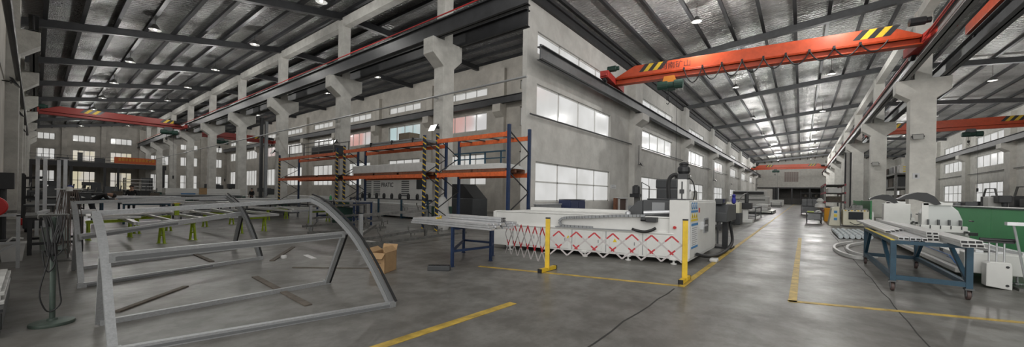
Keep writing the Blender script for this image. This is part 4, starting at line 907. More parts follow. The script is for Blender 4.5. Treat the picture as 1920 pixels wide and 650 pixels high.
# ------------------------------------------------------------------ mezzanine and the far end of the left hall
t = thing('mezzanine', 'dark steel mezzanine platform along the far end wall', 'mezzanine', (6.5, 93, 0))
b = M(); b.box(-.8, 14.2, 88.5, 97.6, 5.3, 5.45); b.box(-.8, 14.2, 88.4, 88.6, 4.75, 5.5); b.build('deck', STEEL, t)
for x in (-.4, 3.4, 6.9, 8.4, 13.9):
    b = M(); b.box(x-.15, x+.15, 88.5, 88.8, 0, 4.8); b.build('post', STEEL, t)
b = M()
for z in (5.95, 6.4): b.tube([(-.8, 88.5, z), (14.1, 88.5, z)], .03, 6)
for i in range(13): b.tube([(-.7+1.23*i, 88.5, 5.4), (-.7+1.23*i, 88.5, 6.4)], .025, 6)
b.build('railing', STEELG, t)
t = thing('banner', 'orange banner with yellow characters hung on the mezzanine railing', 'banner', (10.4, 88.35, 5.5))
b = M(); b.box(7.9, 12.9, 88.38, 88.42, 5.55, 6.6); b.build('cloth', mat('banner_orange', (.62, .13, .04), .7), t)
b = M(); rb = random.Random(11)
for i in range(11):
    x = 8.35+.4*i
    for z in (6.0, 6.12, 6.28, 6.38): b.box(x+rb.uniform(0, .06), x+rb.uniform(.2, .3), 88.36, 88.38, z, z+.035)
    for dx in (.05, .15, .26): b.box(x+dx, x+dx+.03, 88.36, 88.38, 5.92+rb.uniform(0, .1), 6.42)
b.build('characters', mat('banner_yellow', (.75, .5, .06), .7), t)
for i, (x, wd, h, lab) in enumerate(((4.1, .5, 1.5, 'tall dark box at the left on the mezzanine'), (5.9, 1.1, .8, 'low dark box in the middle of the mezzanine'), (2.0, 1.2, .6, 'long dark box by the left end of the mezzanine'))):
    b = M(); b.box(x, x+wd, 89.6, 90.8, 5.452, 5.45+h); b.box(x-.03, x+wd+.03, 89.57, 90.83, 5.4+h, 5.5+h); tag(b.build('storage_box', CHAR, bevel=.03), lab, 'box')
t = thing('board_shelf', 'shelf rack of white boards beneath the mezzanine end', 'shelf', (8.5, 70, 0))
for x in (7.2, 9.7):
    for y in (69.5, 70.8):
        b = M(); b.box(x-.05, x+.05, y-.05, y+.05, 0, 2.9); b.build('post', STEEL, t)
for i in range(6):
    b = M(); b.box(7.1, 9.8, 69.4, 70.9, .4+i*.45, .46+i*.45); b.build('shelf', WHITE, t)
def tool(name, label, x, y, s, m, arm=True):
    t = thing(name, label, 'machine tool', (x, y, 0))
    b = M(); b.box(-s*.7, s*.7, -s*.5, s*.5, 0, s*.55); b.build('base', m, t, world=False, bevel=.04)
    b = M(); b.box(-s*.25, s*.3, -s*.2, s*.35, s*.55, s*1.25); b.build('column', m, t, world=False, bevel=.04)
    b = M(); b.box(-s*.75, s*.1, -s*.15, s*.2, s*1.0, s*1.3); b.lathe([(s*.08, s*.75), (s*.1, s*1.0)], (-s*.6, 0, 0), 10); b.build('head', CHAR, t, world=False, bevel=.04)
    b = M(); b.box(-s*.8, -s*.1, -s*.35, s*.35, s*.58, s*.66); b.build('work_table', DKMET, t, world=False)
    return t
tool('milling_machine', 'dark machine tool between the fourth and fifth columns', 13.9, 57, 1.7, CHAR)
tool('milling_machine', 'dark machine tool with a pale base between the third and fourth columns', 14.2, 49.5, 1.7, WHITE)
tool('milling_machine', 'dark machine tool right of the fourth column', 15.6, 45.5, 1.4, CHAR)
tool('milling_machine', 'grey machine tool under the mezzanine at the left', 1.6, 80, 1.8, CHAR)
tool('milling_machine', 'grey machine tool under the middle of the mezzanine', 5.6, 84, 1.8, CHAR)
bench('workbench', 'dark bench along the far side of the left hall', -.3, 4.6, 60.5, 62, 1.0, STEEL, CHAR)
bench('workbench', 'dark bench before the mezzanine posts', 5.6, 10.6, 72, 73.5, 1.1, STEEL, CHAR)
bench('workbench', 'dark bench beside the tall aluminium posts', .1, 1.9, 35, 37.5, .95, STEEL, DKMET)
b = M()
for (x, y, h, lab) in ((10.4, 78, 3.1, 'tall dark door leaf standing between the far columns'), (6.0, 70, 1.7, 'dark cabinet before the mezzanine posts'), (1.2, 52, 1.6, 'dark cabinet on the left beyond the bench')):
    t = thing('metal_cabinet', lab, 'cabinet', (x, y, 0)); b = M(); b.box(-.6, .6, -.4, .4, 0, h); b.build('body', CHAR, t, world=False, bevel=.02); b = M(); b.box(-.56, -.01, -.42, -.4, .1, h-.08); b.build('door', STEELG, t, world=False); b = M(); b.box(.01, .56, -.42, -.4, .1, h-.08); b.build('door', STEELG, t, world=False)
# ------------------------------------------------------------------ right hall: white machining centre
A2 = Vector((9.44, 2.15)); B2 = Vector((8.35, 7.2)); E1 = (B2-A2).normalized()
def mp(s, dep, z): return (A2.x+E1.x*s+dep, A2.y+E1.y*s, z)      # s along the front, dep into the machine
def mbox(b, s0, s1, d0, d1, z0, z1, k=0):
    vs = [mp(s0,d0,z0), mp(s1,d0,z0), mp(s1,d1,z0), mp(s0,d1,z0), mp(s0,d0,z1), mp(s1,d0,z1), mp(s1,d1,z1), mp(s0,d1,z1)]
    b.add(vs, [(3,2,1,0),(4,5,6,7),(0,1,5,4),(1,2,6,5),(2,3,7,6),(3,0,4,7)], k)
t = thing('machining_centre', 'long white machining centre behind the expanding barrier', 'machine', (9.6, 4.5, 0))
b = M(); mbox(b, .02, 5.15, .0, 2.2, .12, .72); mbox(b, .02, 5.15, .08, 2.2, .72, 1.08); mbox(b, 0.02, 5.15, -.03, .1, .70, .74)
mbox(b, .02, 5.15, .06, .3, 1.08, 1.12); mbox(b, .02, 5.15, 1.9, 2.2, 1.08, 1.18); mbox(b, 5.1, 5.18, .02, 2.2, .12, 1.1)
bed = b.build('bed', WHITE, t, bevel=.012)
for s in (.95, 1.85, 2.75, 3.65, 4.5):
    b = M(); mbox(b, s-.008, s+.008, -.006, .01, .16, .69); b.build('panel_seam', GREY, bed)
for i, s in enumerate((.5, 1.4, 2.3, 3.2, 4.1)):
    b = M(); mbox(b, s-.36, s+.36, -.014, .005, .17, .67); d_ = b.build('front_cover', WHITE, bed, bevel=.006)
    b = M(); mbox(b, s-.27, s-.25, -.024, -.01, .38, .46); b.build('latch', GREY, d_)
for s in (1.62, 2.85):
    b = M(); P = [mp(s-.05, -.018, .43), mp(s+.05, -.018, .43), mp(s, -.018, .53)]; Q = [mp(s-.05, -.008, .43), mp(s+.05, -.008, .43), mp(s, -.008, .53)]
    b.add(P+Q, [(0,1,2),(5,4,3),(0,3,4,1),(1,4,5,2),(2,5,3,0)]); b.build('warning_triangle', SIGNY, bed)
for s, dd in ((.25, 0), (1.3, 0), (2.4, 0), (3.5, 0), (4.6, 0), (.25, 2.0), (2.4, 2.0), (4.6, 2.0)):
    b = M(); x, y, _ = mp(s, dd+.02, 0); b.lathe([(.07, 0), (.07, .02), (.025, .03), (.025, .12)], (x, y, 0), 12); b.box(x-.09, x+.09, y-.07, y+.07, .10, .14); b.build('levelling_foot', WHITE, t)
# cable chain lying along the front ledge
b = M(); pts = [mp(.9, .0, 1.13), mp(1.6, .0, 1.1), mp(2.4, .0, 1.03), mp(2.9, 0, 1.0), mp(3.05, 0, .96), mp(3.11, 0, .89), mp(3.07, 0, .81), mp(2.95, 0, .775), mp(2.2, 0, .77)]
P = smooth_pts(pts, 8); acc = 0; last = P[0]; q = [P[0]]
for p in P[1:]:
    if (p-last).length > .055: q.append(p); last = p
ch = thing; 
for i in range(len(q)-1):
    b.bar(q[i]+(q[i+1]-q[i])*.06, q[i]+(q[i+1]-q[i])*.94, .07, .062)
o = b.build('cable_chain', GREY, t); o['kind'] = 'stuff'; o['label'] = 'grey cable chain along the front ledge'
b = M(); mbox(b, .9, 3.2, -.06, .06, .735, .755); b.build('chain_tray', GREY, t)
b = M(); b.tube(smooth_pts([mp(1.2, -.02, .79), mp(1.1, -.04, .76), mp(.9, -.06, .74), mp(.75, -.05, .78), mp(.65, -.02, .84)], 5), .035, 8); b.build('black_hose', BLACK, t)
# door cabinet at the aisle end
cab = M(); cab.box(9.36, 12.7, 2.06, 2.5, .10, 1.53); cab.box(9.40, 12.66, 2.045, 2.07, .16, 1.48)
cab = cab.build('end_cabinet', WHITE, t, bevel=.012)
b = M(); b.box(10.95, 11.45, 2.02, 2.06, .66, 1.05); b.box(11.0, 11.4, 2.012, 2.03, .7, 1.01, 1); b.build('inspection_window', [GREY, GLASSD], cab)
b = M(); b.box(10.55, 10.62, 1.97, 2.05, .78, .98); b.box(10.5, 10.95, 1.95, 1.98, .86, .90); b.build('door_handle', ALU, cab)
for i in range(3):
    b = M(); x = 9.62+.22*i; b.lathe([(.085, -.004), (.085, .0)], (x, 2.042, 1.40), 18, 0, 'y'); d_ = b.build('mandatory_sign', SIGNB, cab)
    b = M(); b.lathe([(.055, -.004), (.055, 0)], (x, 2.037, 1.40), 14, 0, 'y'); b.box(x-.02, x+.02, 2.032, 2.036, 1.34, 1.43, 1); b.build('pictogram', [SIGNW, SIGNB], d_)
b = M(); b.box(9.5, 10.2, 2.038, 2.044, 1.24, 1.29); b.build('blue_strip', SIGNB, cab)
for i in range(3):
    x = 9.62+.22*i; b = M(); b.add([(x-.1, 2.038, 1.10), (x+.1, 2.038, 1.10), (x, 2.038, 1.22), (x-.1, 2.044, 1.10), (x+.1, 2.044, 1.10), (x, 2.044, 1.22)], [(0,1,2),(5,4,3),(0,3,4,1),(1,4,5,2),(2,5,3,0)])
    b.box(x-.012, x+.012, 2.034, 2.038, 1.12, 1.18, 1); b.build('warning_sign', [SIGNY, BLKP], cab)
b = M(); b.box(9.5, 10.2, 2.038, 2.044, 1.03, 1.08); b.build('yellow_strip', SIGNY, cab)
b = M(); b.box(10.3, 10.42, 2.038, 2.044, 1.22, 1.34); b.build('red_sticker', RED, cab)
b = M(); b.box(9.5, 10.2, 2.036, 2.044, .38, .98); pl = b.build('rules_plate', SIGNW, cab)
b = M(); b.box(9.5, 10.2, 2.032, 2.037, .92, .98); b.box(9.5, 10.2, 2.032, 2.037, .38, .43); b.build('blue_edge', SIGNB, pl)
b = M()
for i in range(9): b.box(9.58, 10.12-.12*((i*7) % 3)/2, 2.033, 2.037, .86-.05*i, .872-.05*i)
b.build('text_rows', GREY, pl)
b = M(); x, y, z = mp(.22, -.03, .88); b.lathe([(.035, -.05), (.035, 0)], (x, y, z), 12, 0, 'x'); bb = b.build('emergency_button', RED, t); b = M(); b.box(x, x+.03, y-.06, y+.06, z-.06, z+.06); b.build('button_plate', SIGNY, bb)
# gantry with spindle
b = M(); mbox(b, .05, 1.08, .35, 1.3, 1.14, 1.52); mbox(b, .1, 1.0, .4, 1.2, 1.52, 1.56); g = b.build('gantry_cover', CHAR, t, bevel=.03)
b = M(); b.prism([(1.08, 1.12), (1.5, 1.12), (1.42, 1.26), (1.2, 1.5), (1.08, 1.5)], lambda u, v, a: mp(u, a, v), .35, 1.3); b.build('sloped_cover', CHAR, g, bevel=.02)
b = M(); mbox(b, .55, .85, .33, .36, 1.22, 1.46); b.build('clear_window', mat('smoky_window', (.2, .21, .22), .15), g)
b = M(); mbox(b, .28, .36, .33, .345, 1.28, 1.36); b.build('yellow_label', SIGNY, g)
b = M(); mbox(b, .14, .36, .7, 1.0, 1.5, 2.06); sp = b.build('spindle_column', ALUW, t, bevel=.02)
b = M(); mbox(b, .235, .265, .69, .71, 1.52, 2.0); mbox(b, .2, .3, .67, .71, 1.7, 1.8); b.build('slide_rail', BLKP, sp)
b = M(); mbox(b, .13, .37, .72, .98, 2.06, 2.2); x, y, z = mp(.25, .85, 2.2); b.lathe([(.12, 0), (.15, .06), (.15, .16), (.1, .2), (.12, .26), (.06, .3)], (x, y, z), 14); b.build('spindle_motor', BLKP, sp, bevel=.01)
b = M(); b.tube(smooth_pts([mp(.36, .8, 2.1), mp(.44, .8, 2.18), mp(.56, .8, 2.1), mp(.6, .8, 1.9), mp(.58, .8, 1.55)], 5), .05, 8); b.build('cable_chain_arch', BLACK, sp)
b = M(); b.tube(smooth_pts([mp(.16, .9, 2.12), mp(.05, .9, 2.0), mp(.0, .9, 1.75), mp(.04, .9, 1.5)], 5), .015, 6); b.build('air_hose', BLACK, sp)
b = M(); b.tube([mp(.12, .2, 1.25), mp(1.0, .2, 1.19)], .055, 14); b.build('silver_roller', ALU, t, smooth=True)
b = M(); b.tube([mp(.1, .12, 1.14), mp(1.1, .12, 1.11)], .03, 10); mbox(b, .1, .3, .05, .25, 1.1, 1.2); b.build('black_shaft', BLKP, t)
b = M(); mbox(b, .62, .86, -.12, .06, .98, 1.1); x, y, z = mp(.9, -.04, 1.04); b.tube([mp(.86, -.03, 1.04), mp(1.0, -.03, 1.04)], .05, 10); b.build('feed_motor', BLKP, t, bevel=.01)
b = M(); b.lathe([(.05, 0), (.07, .02), (.07, .1), (.03, .13)], mp(1.35, .1, 1.1), 12); b.build('end_stop', ALU, t)
# grey control box on its own stand
t = thing('control_console', 'charcoal control console with a hose, beside the white machine', 'control console', (14.1, 2.0, 0))
b = M(); b.prism([(12.9, .86), (14.9, .86), (14.9, 1.40), (13.3, 1.40), (12.9, 1.15)], lambda u, v, a: (u, a, v), 1.78, 2.35); body = b.build('console_body', CHAR, t, bevel=.02)
b = M(); b.box(13.15, 13.95, 1.95, 2.15, 1.40, 1.58); sc = b.build('screen_housing', CHAR, t, bevel=.01); b = M(); b.box(13.22, 13.88, 1.93, 1.955, 1.43, 1.55); b.build('screen', GLASSD, sc)
b = M(); b.box(13.6, 13.75, 1.85, 2.0, 0.04, .88); b.box(13.35, 14.0, 1.7, 2.3, 0, .06); b.build('stand', STEEL, t)
for p in ((12.98, 2.3), (14.7, 2.3)):
    b = M(); b.bar((*p, 0), (*p, .86), .06, .06); b.build('leg', STEELG, t)
b = M(); b.tube(smooth_pts([(14.3, 1.9, .9), (14.3, 1.85, .6), (13.6, 1.72, .2), (12.2, 1.75, .045), (10.8, 1.85, .08), (9.9, 1.98, .22)], 7), .045, 10); b.build('hose', BLACK, t, smooth=True)
o = M().lathe([(.03, 0), (.11, .03), (.13, .12), (.09, .2), (.12, .26), (.03, .3)], (0, 0, 0), 12).build('cloth', mat('blue_cloth', (.03, .035, .28), .9), None, smooth=True)
o.scale = (1.6, .5, 1.1); o.location = (14.15, 1.76, 1.405); o.rotation_euler = (0, 0, .1); tag(o, 'blue cloth lying over the corner of the charcoal console', 'cloth')
o = M().box(10.35, 10.6, 1.62, 1.8, 0, .09).build('film_scrap', PLAST, bevel=.03); tag(o, 'crumpled pale film scrap on the floor under the hose', 'scrap')
# ------------------------------------------------------------------ expanding barrier
t = thing('expanding_barrier', 'red and white expanding lattice barrier between yellow posts', 'barrier', (7.1, 3.0, 0))
P1, P2 = Vector((6.64, 4.20)), Vector((7.58, 1.73)); dv = (P2-P1).normalized()
for p, hh in ((P1, 1.10), (P2, 1.16)):
    b = M(); b.bar((*p, .04), (*p, hh), .06, .09, (dv.x, dv.y, 0)); po = b.build('post', YEL, t)
    b = M(); b.bar((*p, hh), (*p, hh+.03), .065, .095, (dv.x, dv.y, 0)); b.build('post_cap', BLKP, po)
    nx = Vector((.985, -.17))*.0+Vector((-dv.y, dv.x)); a_, c_ = p-Vector((.27, .0)), p+Vector((.30, .0))
    b = M(); b.bar((*a_, .045), (*c_, .045), .08, .07); b.build('base', YEL, po)
    for e in (a_, c_):
        q = (e-p).normalized(); b = M(); b.bar((*(e), .043), (*(e+q*.03), .043), .085, .08); b.build('foot', BLACK, po)
RW = mat('barrier_red', (.45, .03, .04), .5); WW = mat('barrier_white', (.46, .43, .43), .5)
def lattice(p, q, n, z0, z1, offs, tall):
    d = (q-p); L = d.length; u = d.normalized(); nrm = Vector((-u.y, u.x))
    cells = n; stp = L/n
    for fam in (1, -1):
        for i in range(-2, n+1):
            # each bar spans two cells; clipped to the section
            s0, s1 = (i*stp, (i+1.5)*stp) if fam == 1 else ((i+2)*stp, (i+.5)*stp)
            za, zb = z0, z1
            def cl(s0, s1, za, zb):
                lo, hi = 0, L
                pts = []
                t0, t1 = 0., 1.
                if s0 != s1:
                    ta, tb = (lo-s0)/(s1-s0), (hi-s0)/(s1-s0)
                    t0, t1 = max(0., min(ta, tb)), min(1., max(ta, tb))
                return t0, t1
            t0, t1 = cl(s0, s1, za, zb)
            if t1-t0 < .08: continue
            f = lambda tt: (*(p+u*(s0+(s1-s0)*tt)+nrm*(offs*fam)), za+(zb-za)*tt)
            b = M()
            # alternating white and red lengths
            cuts = sorted({t0, t1, *[c for c in (.28, .45, .78, .95) if t0 < c < t1]})
            for c0, c1 in zip(cuts[:-1], cuts[1:]):
                m_ = (c0+c1)/2; red = (.28 < m_ < .45 or m_ > .78) if fam == 1 else (m_ > .78 or .28 < m_ < .45)
                b.bar(f(c0), f(c1), .007, .03, (u.x, u.y, 0) if False else (0, 0, 1), 1 if red else 0)
            b.build('lattice_bar', [WW, RW], t)
lattice(P1+dv*.05, P2-dv*.05, 7, .36, .85, .006, False)
P0 = Vector((7.15, 5.75))
d0 = (P0-P1).normalized(); lattice(P1+d0*.05, P0, 6, .16, .9, .006, True)
# ------------------------------------------------------------------ things along the white wall
t = thing('metal_cabinet', 'dark blue cabinet under the first window of the white wall', 'cabinet', (20.3, 11.2, 0))
b = M(); b.box(19.5, 21.4, 10.8, 11.6, 0, 1.32); b.build('body', mat('navy_paint', (.03, .04, .10), .45), t, bevel=.02)
for i in range(2):
    b = M(); b.box(19.55+.93*i, 20.43+.93*i, 10.77, 10.8, .12, 1.2); d_ = b.build('door', mat('navy_paint', (.03, .04, .10), .45), t); b = M(); b.box(20.3+.3*i, 20.34+.3*i, 10.74, 10.77, .6, .8); b.build('handle', ALU, d_)
b = M(); b.box(19.5, 21.4, 10.78, 11.6, 1.33, 1.36); b.build('top', STEELG, t)
t = thing('leaning_sheet', 'long grey panel leaning under the first window of the white wall', 'panel', (17.9, 11.4, 0))
b = M(); b.box(16.6, 19.3, 11.3, 11.4, .0, 1.05); b.build('board', GREY, t); b = M(); b.box(16.55, 19.35, 11.27, 11.42, 1.05, 1.1); b.build('edge', ALU, t)
t = thing('framed_board', 'brown framed board standing against the white wall', 'board', (28.9, 11.4, 0))
b = M(); b.box(28.0, 28.15, 11.2, 11.5, 0, 1.45); b.box(29.75, 29.9, 11.2, 11.5, 0, 1.45); b.box(28, 29.9, 11.2, 11.5, 1.4, 1.5); b.build('frame', ALUW, t); b = M(); b.box(28.1, 29.8, 11.36, 11.46, .1, 1.45); b.build('panel', mat('dark_brown_panel', (.09, .05, .04), .6), t)
b = M(); b.box(27.55, 27.9, 11.28, 11.5, .0, 1.45); b.build('side_post', WOOD, t)
o = M().box(27.9, 28.9, 11.86, 11.9, 2.2, 2.5).build('wall_sign', SIGNW); tag(o, 'small white sign on the white wall beside the first low window', 'sign')
b = M()
for i in range(2): b.box(28.0, 28.8-.2*i, 11.855, 11.862, 2.28+.1*i, 2.32+.1*i)
b.build('text_rows', GREY, o)
t = thing('drilling_machine', 'small drilling machine with a dark motor behind the gantry', 'machine', (24.6, 8.6, 0))
b = M(); b.box(24, 25.2, 8.2, 9.0, 0, 1.0); b.build('base', GREY, t, bevel=.03); b = M(); b.box(24.4, 24.7, 8.45, 8.75, 1.0, 2.2); b.build('column', DKMET, t)
b = M(); b.lathe([(.2, 1.75), (.24, 1.8), (.24, 2.25), (.1, 2.35)], (24.3, 8.6, 0), 14); b.box(24.0, 24.6, 8.3, 8.9, 1.55, 1.78); b.build('motor_head', BLKP, t)
b = M(); b.tube([(24.8, 8.4, 1.0), (24.8, 8.4, 2.55), (26.4, 8.4, 2.3), (26.4, 8.4, 1.0)], .03, 6); b.build('tube_frame', DKMET, t)
# second machining centre further down the wall
t = thing('second_machining_centre', 'white machining centre with a grey domed head beyond the console', 'machine', (24, 5.5, 0))
b = M(); b.box(18.6, 29, 4.6, 6.6, .5, 1.25); b.build('bed', WHITE, t, bevel=.03)
for x in (19, 22, 25.5, 28.6):
    b = M(); b.box(x-.15, x+.15, 4.7, 6.5, 0, .5); b.build('leg', STEELG, t)
b = M(); b.box(18.0, 20.4, 4.4, 5.4, 1.25, 2.0); b.box(18.5, 20.6, 4.6, 5.6, 2.0, 2.45); b.build('head_cover', CHAR, t, bevel=.06)
b = M(); b.lathe([(.42, -.05), (.42, .05), (.32, .06), (.32, -.06)], (20.2, 4.35, 1.5), 20, 0, 'y'); b.build('guard_ring', WHITE, t)
b = M(); b.box(21.2, 21.6, 4.5, 4.6, 1.3, 1.8); b.build('yellow_plate', SIGNY, t)
b = M(); b.box(22.4, 24.0, 4.9, 5.6, 1.25, 1.7); b.lathe([(.12, 1.25), (.12, 1.9), (.05, 2.0)], (23.2, 4.8, 0), 10); b.build('clamping_unit', DKMET, t, bevel=.03)
b = M(); b.box(25, 28.6, 4.8, 5.4, 1.25, 1.4); b.build('guide_rail', ALU, t)
bench('black_table', 'black steel table beyond the charcoal console', 20.6, 25.6, 3.1, 4.2, .92, STEEL, STEEL, 'table')
for i in range(4): tag(M().bar((20.9+.1*i, 3.25+.2*i, .24+.035), (25.0, 3.25+.2*i, .24+.035), .16, .07).build('wrapped_profile', PLAST, bevel=.02), 'pale wrapped profile lying under the black table', 'profile', 'wrapped profiles under the black table')
t = thing('gear_cabinet', 'cream cabinet on a dark base at the end of the black table', 'cabinet', (26.6, 3.3, 0)); b = M(); b.box(26.1, 27.3, 2.9, 3.8, 0, .7); b.build('base', CHAR, t, bevel=.03); b = M(); b.box(26.15, 27.2, 2.95, 3.75, .7, 1.35); b.build('upper_box', CREAM, t, bevel=.02)
t = thing('tapping_machine', 'dark machine on a white base right of the cream cabinet', 'machine', (29.3, 2.9, 0)); b = M(); b.box(28.8, 29.8, 2.5, 3.3, 0, .2); b.box(29.1, 29.5, 2.8, 3.1, .2, .9); b.build('base', WHITE, t, bevel=.02); b = M(); b.box(28.9, 29.8, 2.6, 3.2, .9, 1.3); b.lathe([(.12, 1.3), (.12, 1.9), (.05, 2.0)], (29.3, 2.9, 0), 10); b.build('head', BLKP, t, bevel=.02); b = M(); b.tube(smooth_pts([(29.3, 2.9, 1.95), (28.2, 3.0, 1.8), (27.4, 3.2, 1.3)], 5), .03, 6); b.build('hose', DKMET, t)
bench('long_table', 'grey table further along the left of the aisle', 33.5, 38.5, 2.7, 3.9, .95, STEELG, GREY, 'table')
bench('pallet_table', 'low white platform trolley on the left of the aisle far down', 47, 54, 2.4, 4.6, .35, STEEL, WHITE, 'trolley')
for i in range(2): tag(M().box(47.6+.8*i, 53-.9*i, 2.8, 4.2-.3*i, .352+i*.33, .67+i*.33).build('white_pack', PLAST, bevel=.05), 'white pack on the platform trolley, %s' % ('lower one', 'upper one')[i], 'pack', 'packs on the platform trolley')
t = thing('press_machine', 'far white machine with a long black slot before the end wall', 'machine', (80, 7.6, 0)); b = M(); b.box(78, 83, 4.6, 10.4, 0, 2.0); b.box(78.4, 82.6, 5, 10, 2.0, 3.0); b.build('body', WHITE, t, bevel=.1); b = M(); b.box(77.95, 78.45, 5.2, 9.8, 2.35, 2.8); b.build('slot', BLKP, t); b = M(); b.box(77.9, 78.0, 5, 10, 1.3, 1.5); b.build('table_edge', DKMET, t)
t = thing('far_machine', 'pale machine with tall dark tubes beside the store opening', 'machine', (110, 5, 0)); b = M(); b.box(107, 113, 3.4, 6.2, 0, 1.4); b.build('base', WHITE, t, bevel=.1)
for i in range(4):
    b = M(); b.lathe([(.4, 1.4), (.4, 4.2)], (108+1.3*i, 4.8, 0), 10); b.build('cylinder', (STEEL, ALU)[i % 2], t)
bench('far_table', 'pale table before the far machine with tubes', 88, 95, 3.2, 5, 1.0, STEELG, WHITE, 'table')
# store opening contents
t = thing('storage_rack', 'dark rack of dim goods inside the far store opening', 'rack', (153, -2.6, 0))
for y in (-5.2, -2.5, .2):
    b = M(); b.box(152.4, 152.7, y-.1, y+.1, 0, 4.2); b.build('post', STEEL, t)
for z in (1.0, 2.3, 3.6):
    b = M(); b.box(152.2, 154, -5.2, .2, z-.1, z+.1); b.build('shelf', STEEL, t)
for i in range(5): tag(M().box(152.5, 153.6, (-4.9, -3.9, -2.1, -1.3, -.6)[i], (-4.9, -3.9, -2.1, -1.3, -.6)[i]+.6, 1.105+1.3*(i % 2), 1.8+1.3*(i % 2)).build('dark_carton', DKWOOD, bevel=.03), 'dim carton on the rack inside the far store opening', 'carton', 'cartons in the far store')
# ------------------------------------------------------------------ carts in the aisle
def aisle_cart(name, label, x0, x1, y0, y1, z, m):
    t = thing(name, label, 'cart', ((x0+x1)/2, (y0+y1)/2, 0))
    for x in (x0, x1):
        for y in (y0, y1):
            b = M(); b.bar((x, y, .1), (x, y, z), .06, .06); l_ = b.build('leg', m, t); b = M(); b.lathe([(.06, -.02), (.06, .02)], (x, y, .06), 12, 0, 'y'); b.build('caster', BLACK, l_)
    b = M(); b.box(x0-.04, x1+.04, y0-.04, y1+.04, z-.06, z); b.build('top', m, t); b = M(); b.box(x0, x1, y0, y1, .22, .26); b.build('lower_shelf', m, t)
    b = M(); b.box(x0-.01, x0+.01, y0+.05, y1-.05, .27, z-.06); b.build('front_panel', GREY, t)
    return t
aisle_cart('parts_cart', 'dark grey cart with lime trays in the middle of the aisle', 31.9, 33.4, -1.05, -.3, .74, CHAR)
tag(M().box(32.0, 33.2, -.68, -.32, .742, .80).build('lime_tray', LIME, bevel=.01), 'lime tray on the near aisle cart', 'tray')
for i in range(4):
    tag(M().tube(smooth_pts([(32.1+.3*i, -.78, .79), (32.1+.3*i, -.92, .86), (32.15+.3*i, -1.02, .79)], 4), .05, 6).build('white_fitting', WHITE), 'white bent fitting on the near aisle cart', 'fitting', 'fittings on the near aisle cart')
aisle_cart('parts_cart', 'grey cart stacked with boxes further down the aisle', 48.5, 51, -1.35, .0, .95, CHAR)
for i in range(6):
    y = -1.28+.42*(i % 3); z = .952+.37*(i//3)
    tag(M().box(48.7, 50.5, y, y+.4, z, z+.36).build('grey_box', GREY, bevel=.015), 'grey box on the far aisle cart, %s' % ('lower right', 'lower middle', 'lower left', 'upper right', 'upper middle', 'upper left')[i], 'box', 'boxes on the far aisle cart')
t = thing('white_part', 'white cast part on a stand right of the near aisle cart', 'part', (38, -1.15, 0)); b = M(); b.lathe([(.3, 0), (.3, .05), (.06, .1), (.06, .9)], n=14); b.build('stand', DKMET, t, world=False); b = M(); b.lathe([(.15, .9), (.34, 1.0), (.3, 1.25), (.12, 1.35), (.26, 1.5), (.1, 1.72)], n=14); b.build('casting', WHITE, t, smooth=True, world=False)
t = thing('yellow_bin', 'yellow bin beside the cream machine', 'bin', (36.5, -1.75, 0)); b = M(); b.prism([(-.42, 0), (.42, 0), (.5, .95), (-.5, .95)], lambda u, v, a: (u, a, v), -.4, .4); b.build('body', mat('amber_plastic', (.72, .33, .015), .5), t, world=False, bevel=.03); b = M(); b.box(-.53, .53, -.44, .44, .95, 1.0); b.build('rim', mat('amber_plastic', (.72, .33, .015), .5), t, world=False)
# cream machine with a dark screen
t = thing('cream_machine', 'cream machine with a dark screen at the right of the aisle', 'machine', (31, -2.4, 0))
b = M(); b.box(30.2, 31.4, -3.15, -2.0, .08, 1.02); body = b.build('body', CREAM, t, bevel=.03)
b = M(); b.box(30.16, 30.2, -2.9, -2.25, .45, .9); b.build('screen', GLASSD, body)
b = M(); b.prism([(-1.9, 0), (-1.35, 0), (-1.5, 1.1), (-1.85, 1.2)], lambda u, v, a: (a, u, v), 30.5, 32.2); sd = b.build('side_tower', CREAM, t, bevel=.03)
b = M()
for i in range(3): b.box(30.48, 30.5, -1.75, -1.6, .35+.22*i, .5+.22*i, i % 2)
b.build('stickers', [SIGNB, SIGNY], sd)
b = M()
for i in range(8): b.box(30.18, 30.21, -3.13+.14*i, -3.06+.14*i, .95, 1.01, i % 2)
b.build('hazard_edge', [BLKP, YEL], body)
b = M(); b.box(30.3, 31.3, -3.1, -2.1, 1.02, 1.1); b.tube(smooth_pts([(30.4, -2.3, 1.1), (30.5, -2.5, 1.4), (30.6, -2.8, 1.1)], 4), .03, 6); b.box(30.5, 31, -2.9, -2.4, 1.1, 1.3); b.build('top_rollers', DKMET, t)
b = M(); b.box(30.2, 30.3, -3.35, -3.28, 0, .95); b.build('guard_post', WHITE, t)
b = M(); b.tube(smooth_pts([(30.1, -2.3, .3), (30.05, -2.6, .15), (30.1, -3.1, .4)], 4), .02, 6); b.build('cable', BLACK, t)
# red rack and post
t = thing('red_rack', 'tall red rack of small parts at the right of the aisle', 'rack', (45, -2.2, 0))
for x in (42, 46, 50):
    for y in (-2.9, -1.6):
        b = M(); b.box(x-.06, x+.06, y-.06, y+.06, 0, 3.0); b.build('post', DKMET, t)
for z in (.6, 1.4, 2.2, 2.9):
    b = M(); b.box(41.9, 50.1, -2.95, -2.85, z-.08, z+.08); b.box(41.9, 50.1, -1.65, -1.55, z-.08, z+.08); b.build('beam', mat('crimson_paint', (.32, .03, .05), .5), t)
    b = M(); b.box(42, 50, -2.85, -1.65, z-.02, z+.02); b.build('shelf', DKMET, t)
for i in range(18):
    z = (.62, 1.42, 2.22)[i % 3]+.001; x = 42.4+1.25*(i//3)
    tag(M().box(x, x+.9, -2.7, -1.8, z, z+.3+.1*((i*5) % 3)).build('parts_box', (GREY, DKWOOD, WHITE)[(i*7) % 3], bevel=.02), 'parts box on a shelf of the tall red rack', 'box', 'boxes on the red rack')
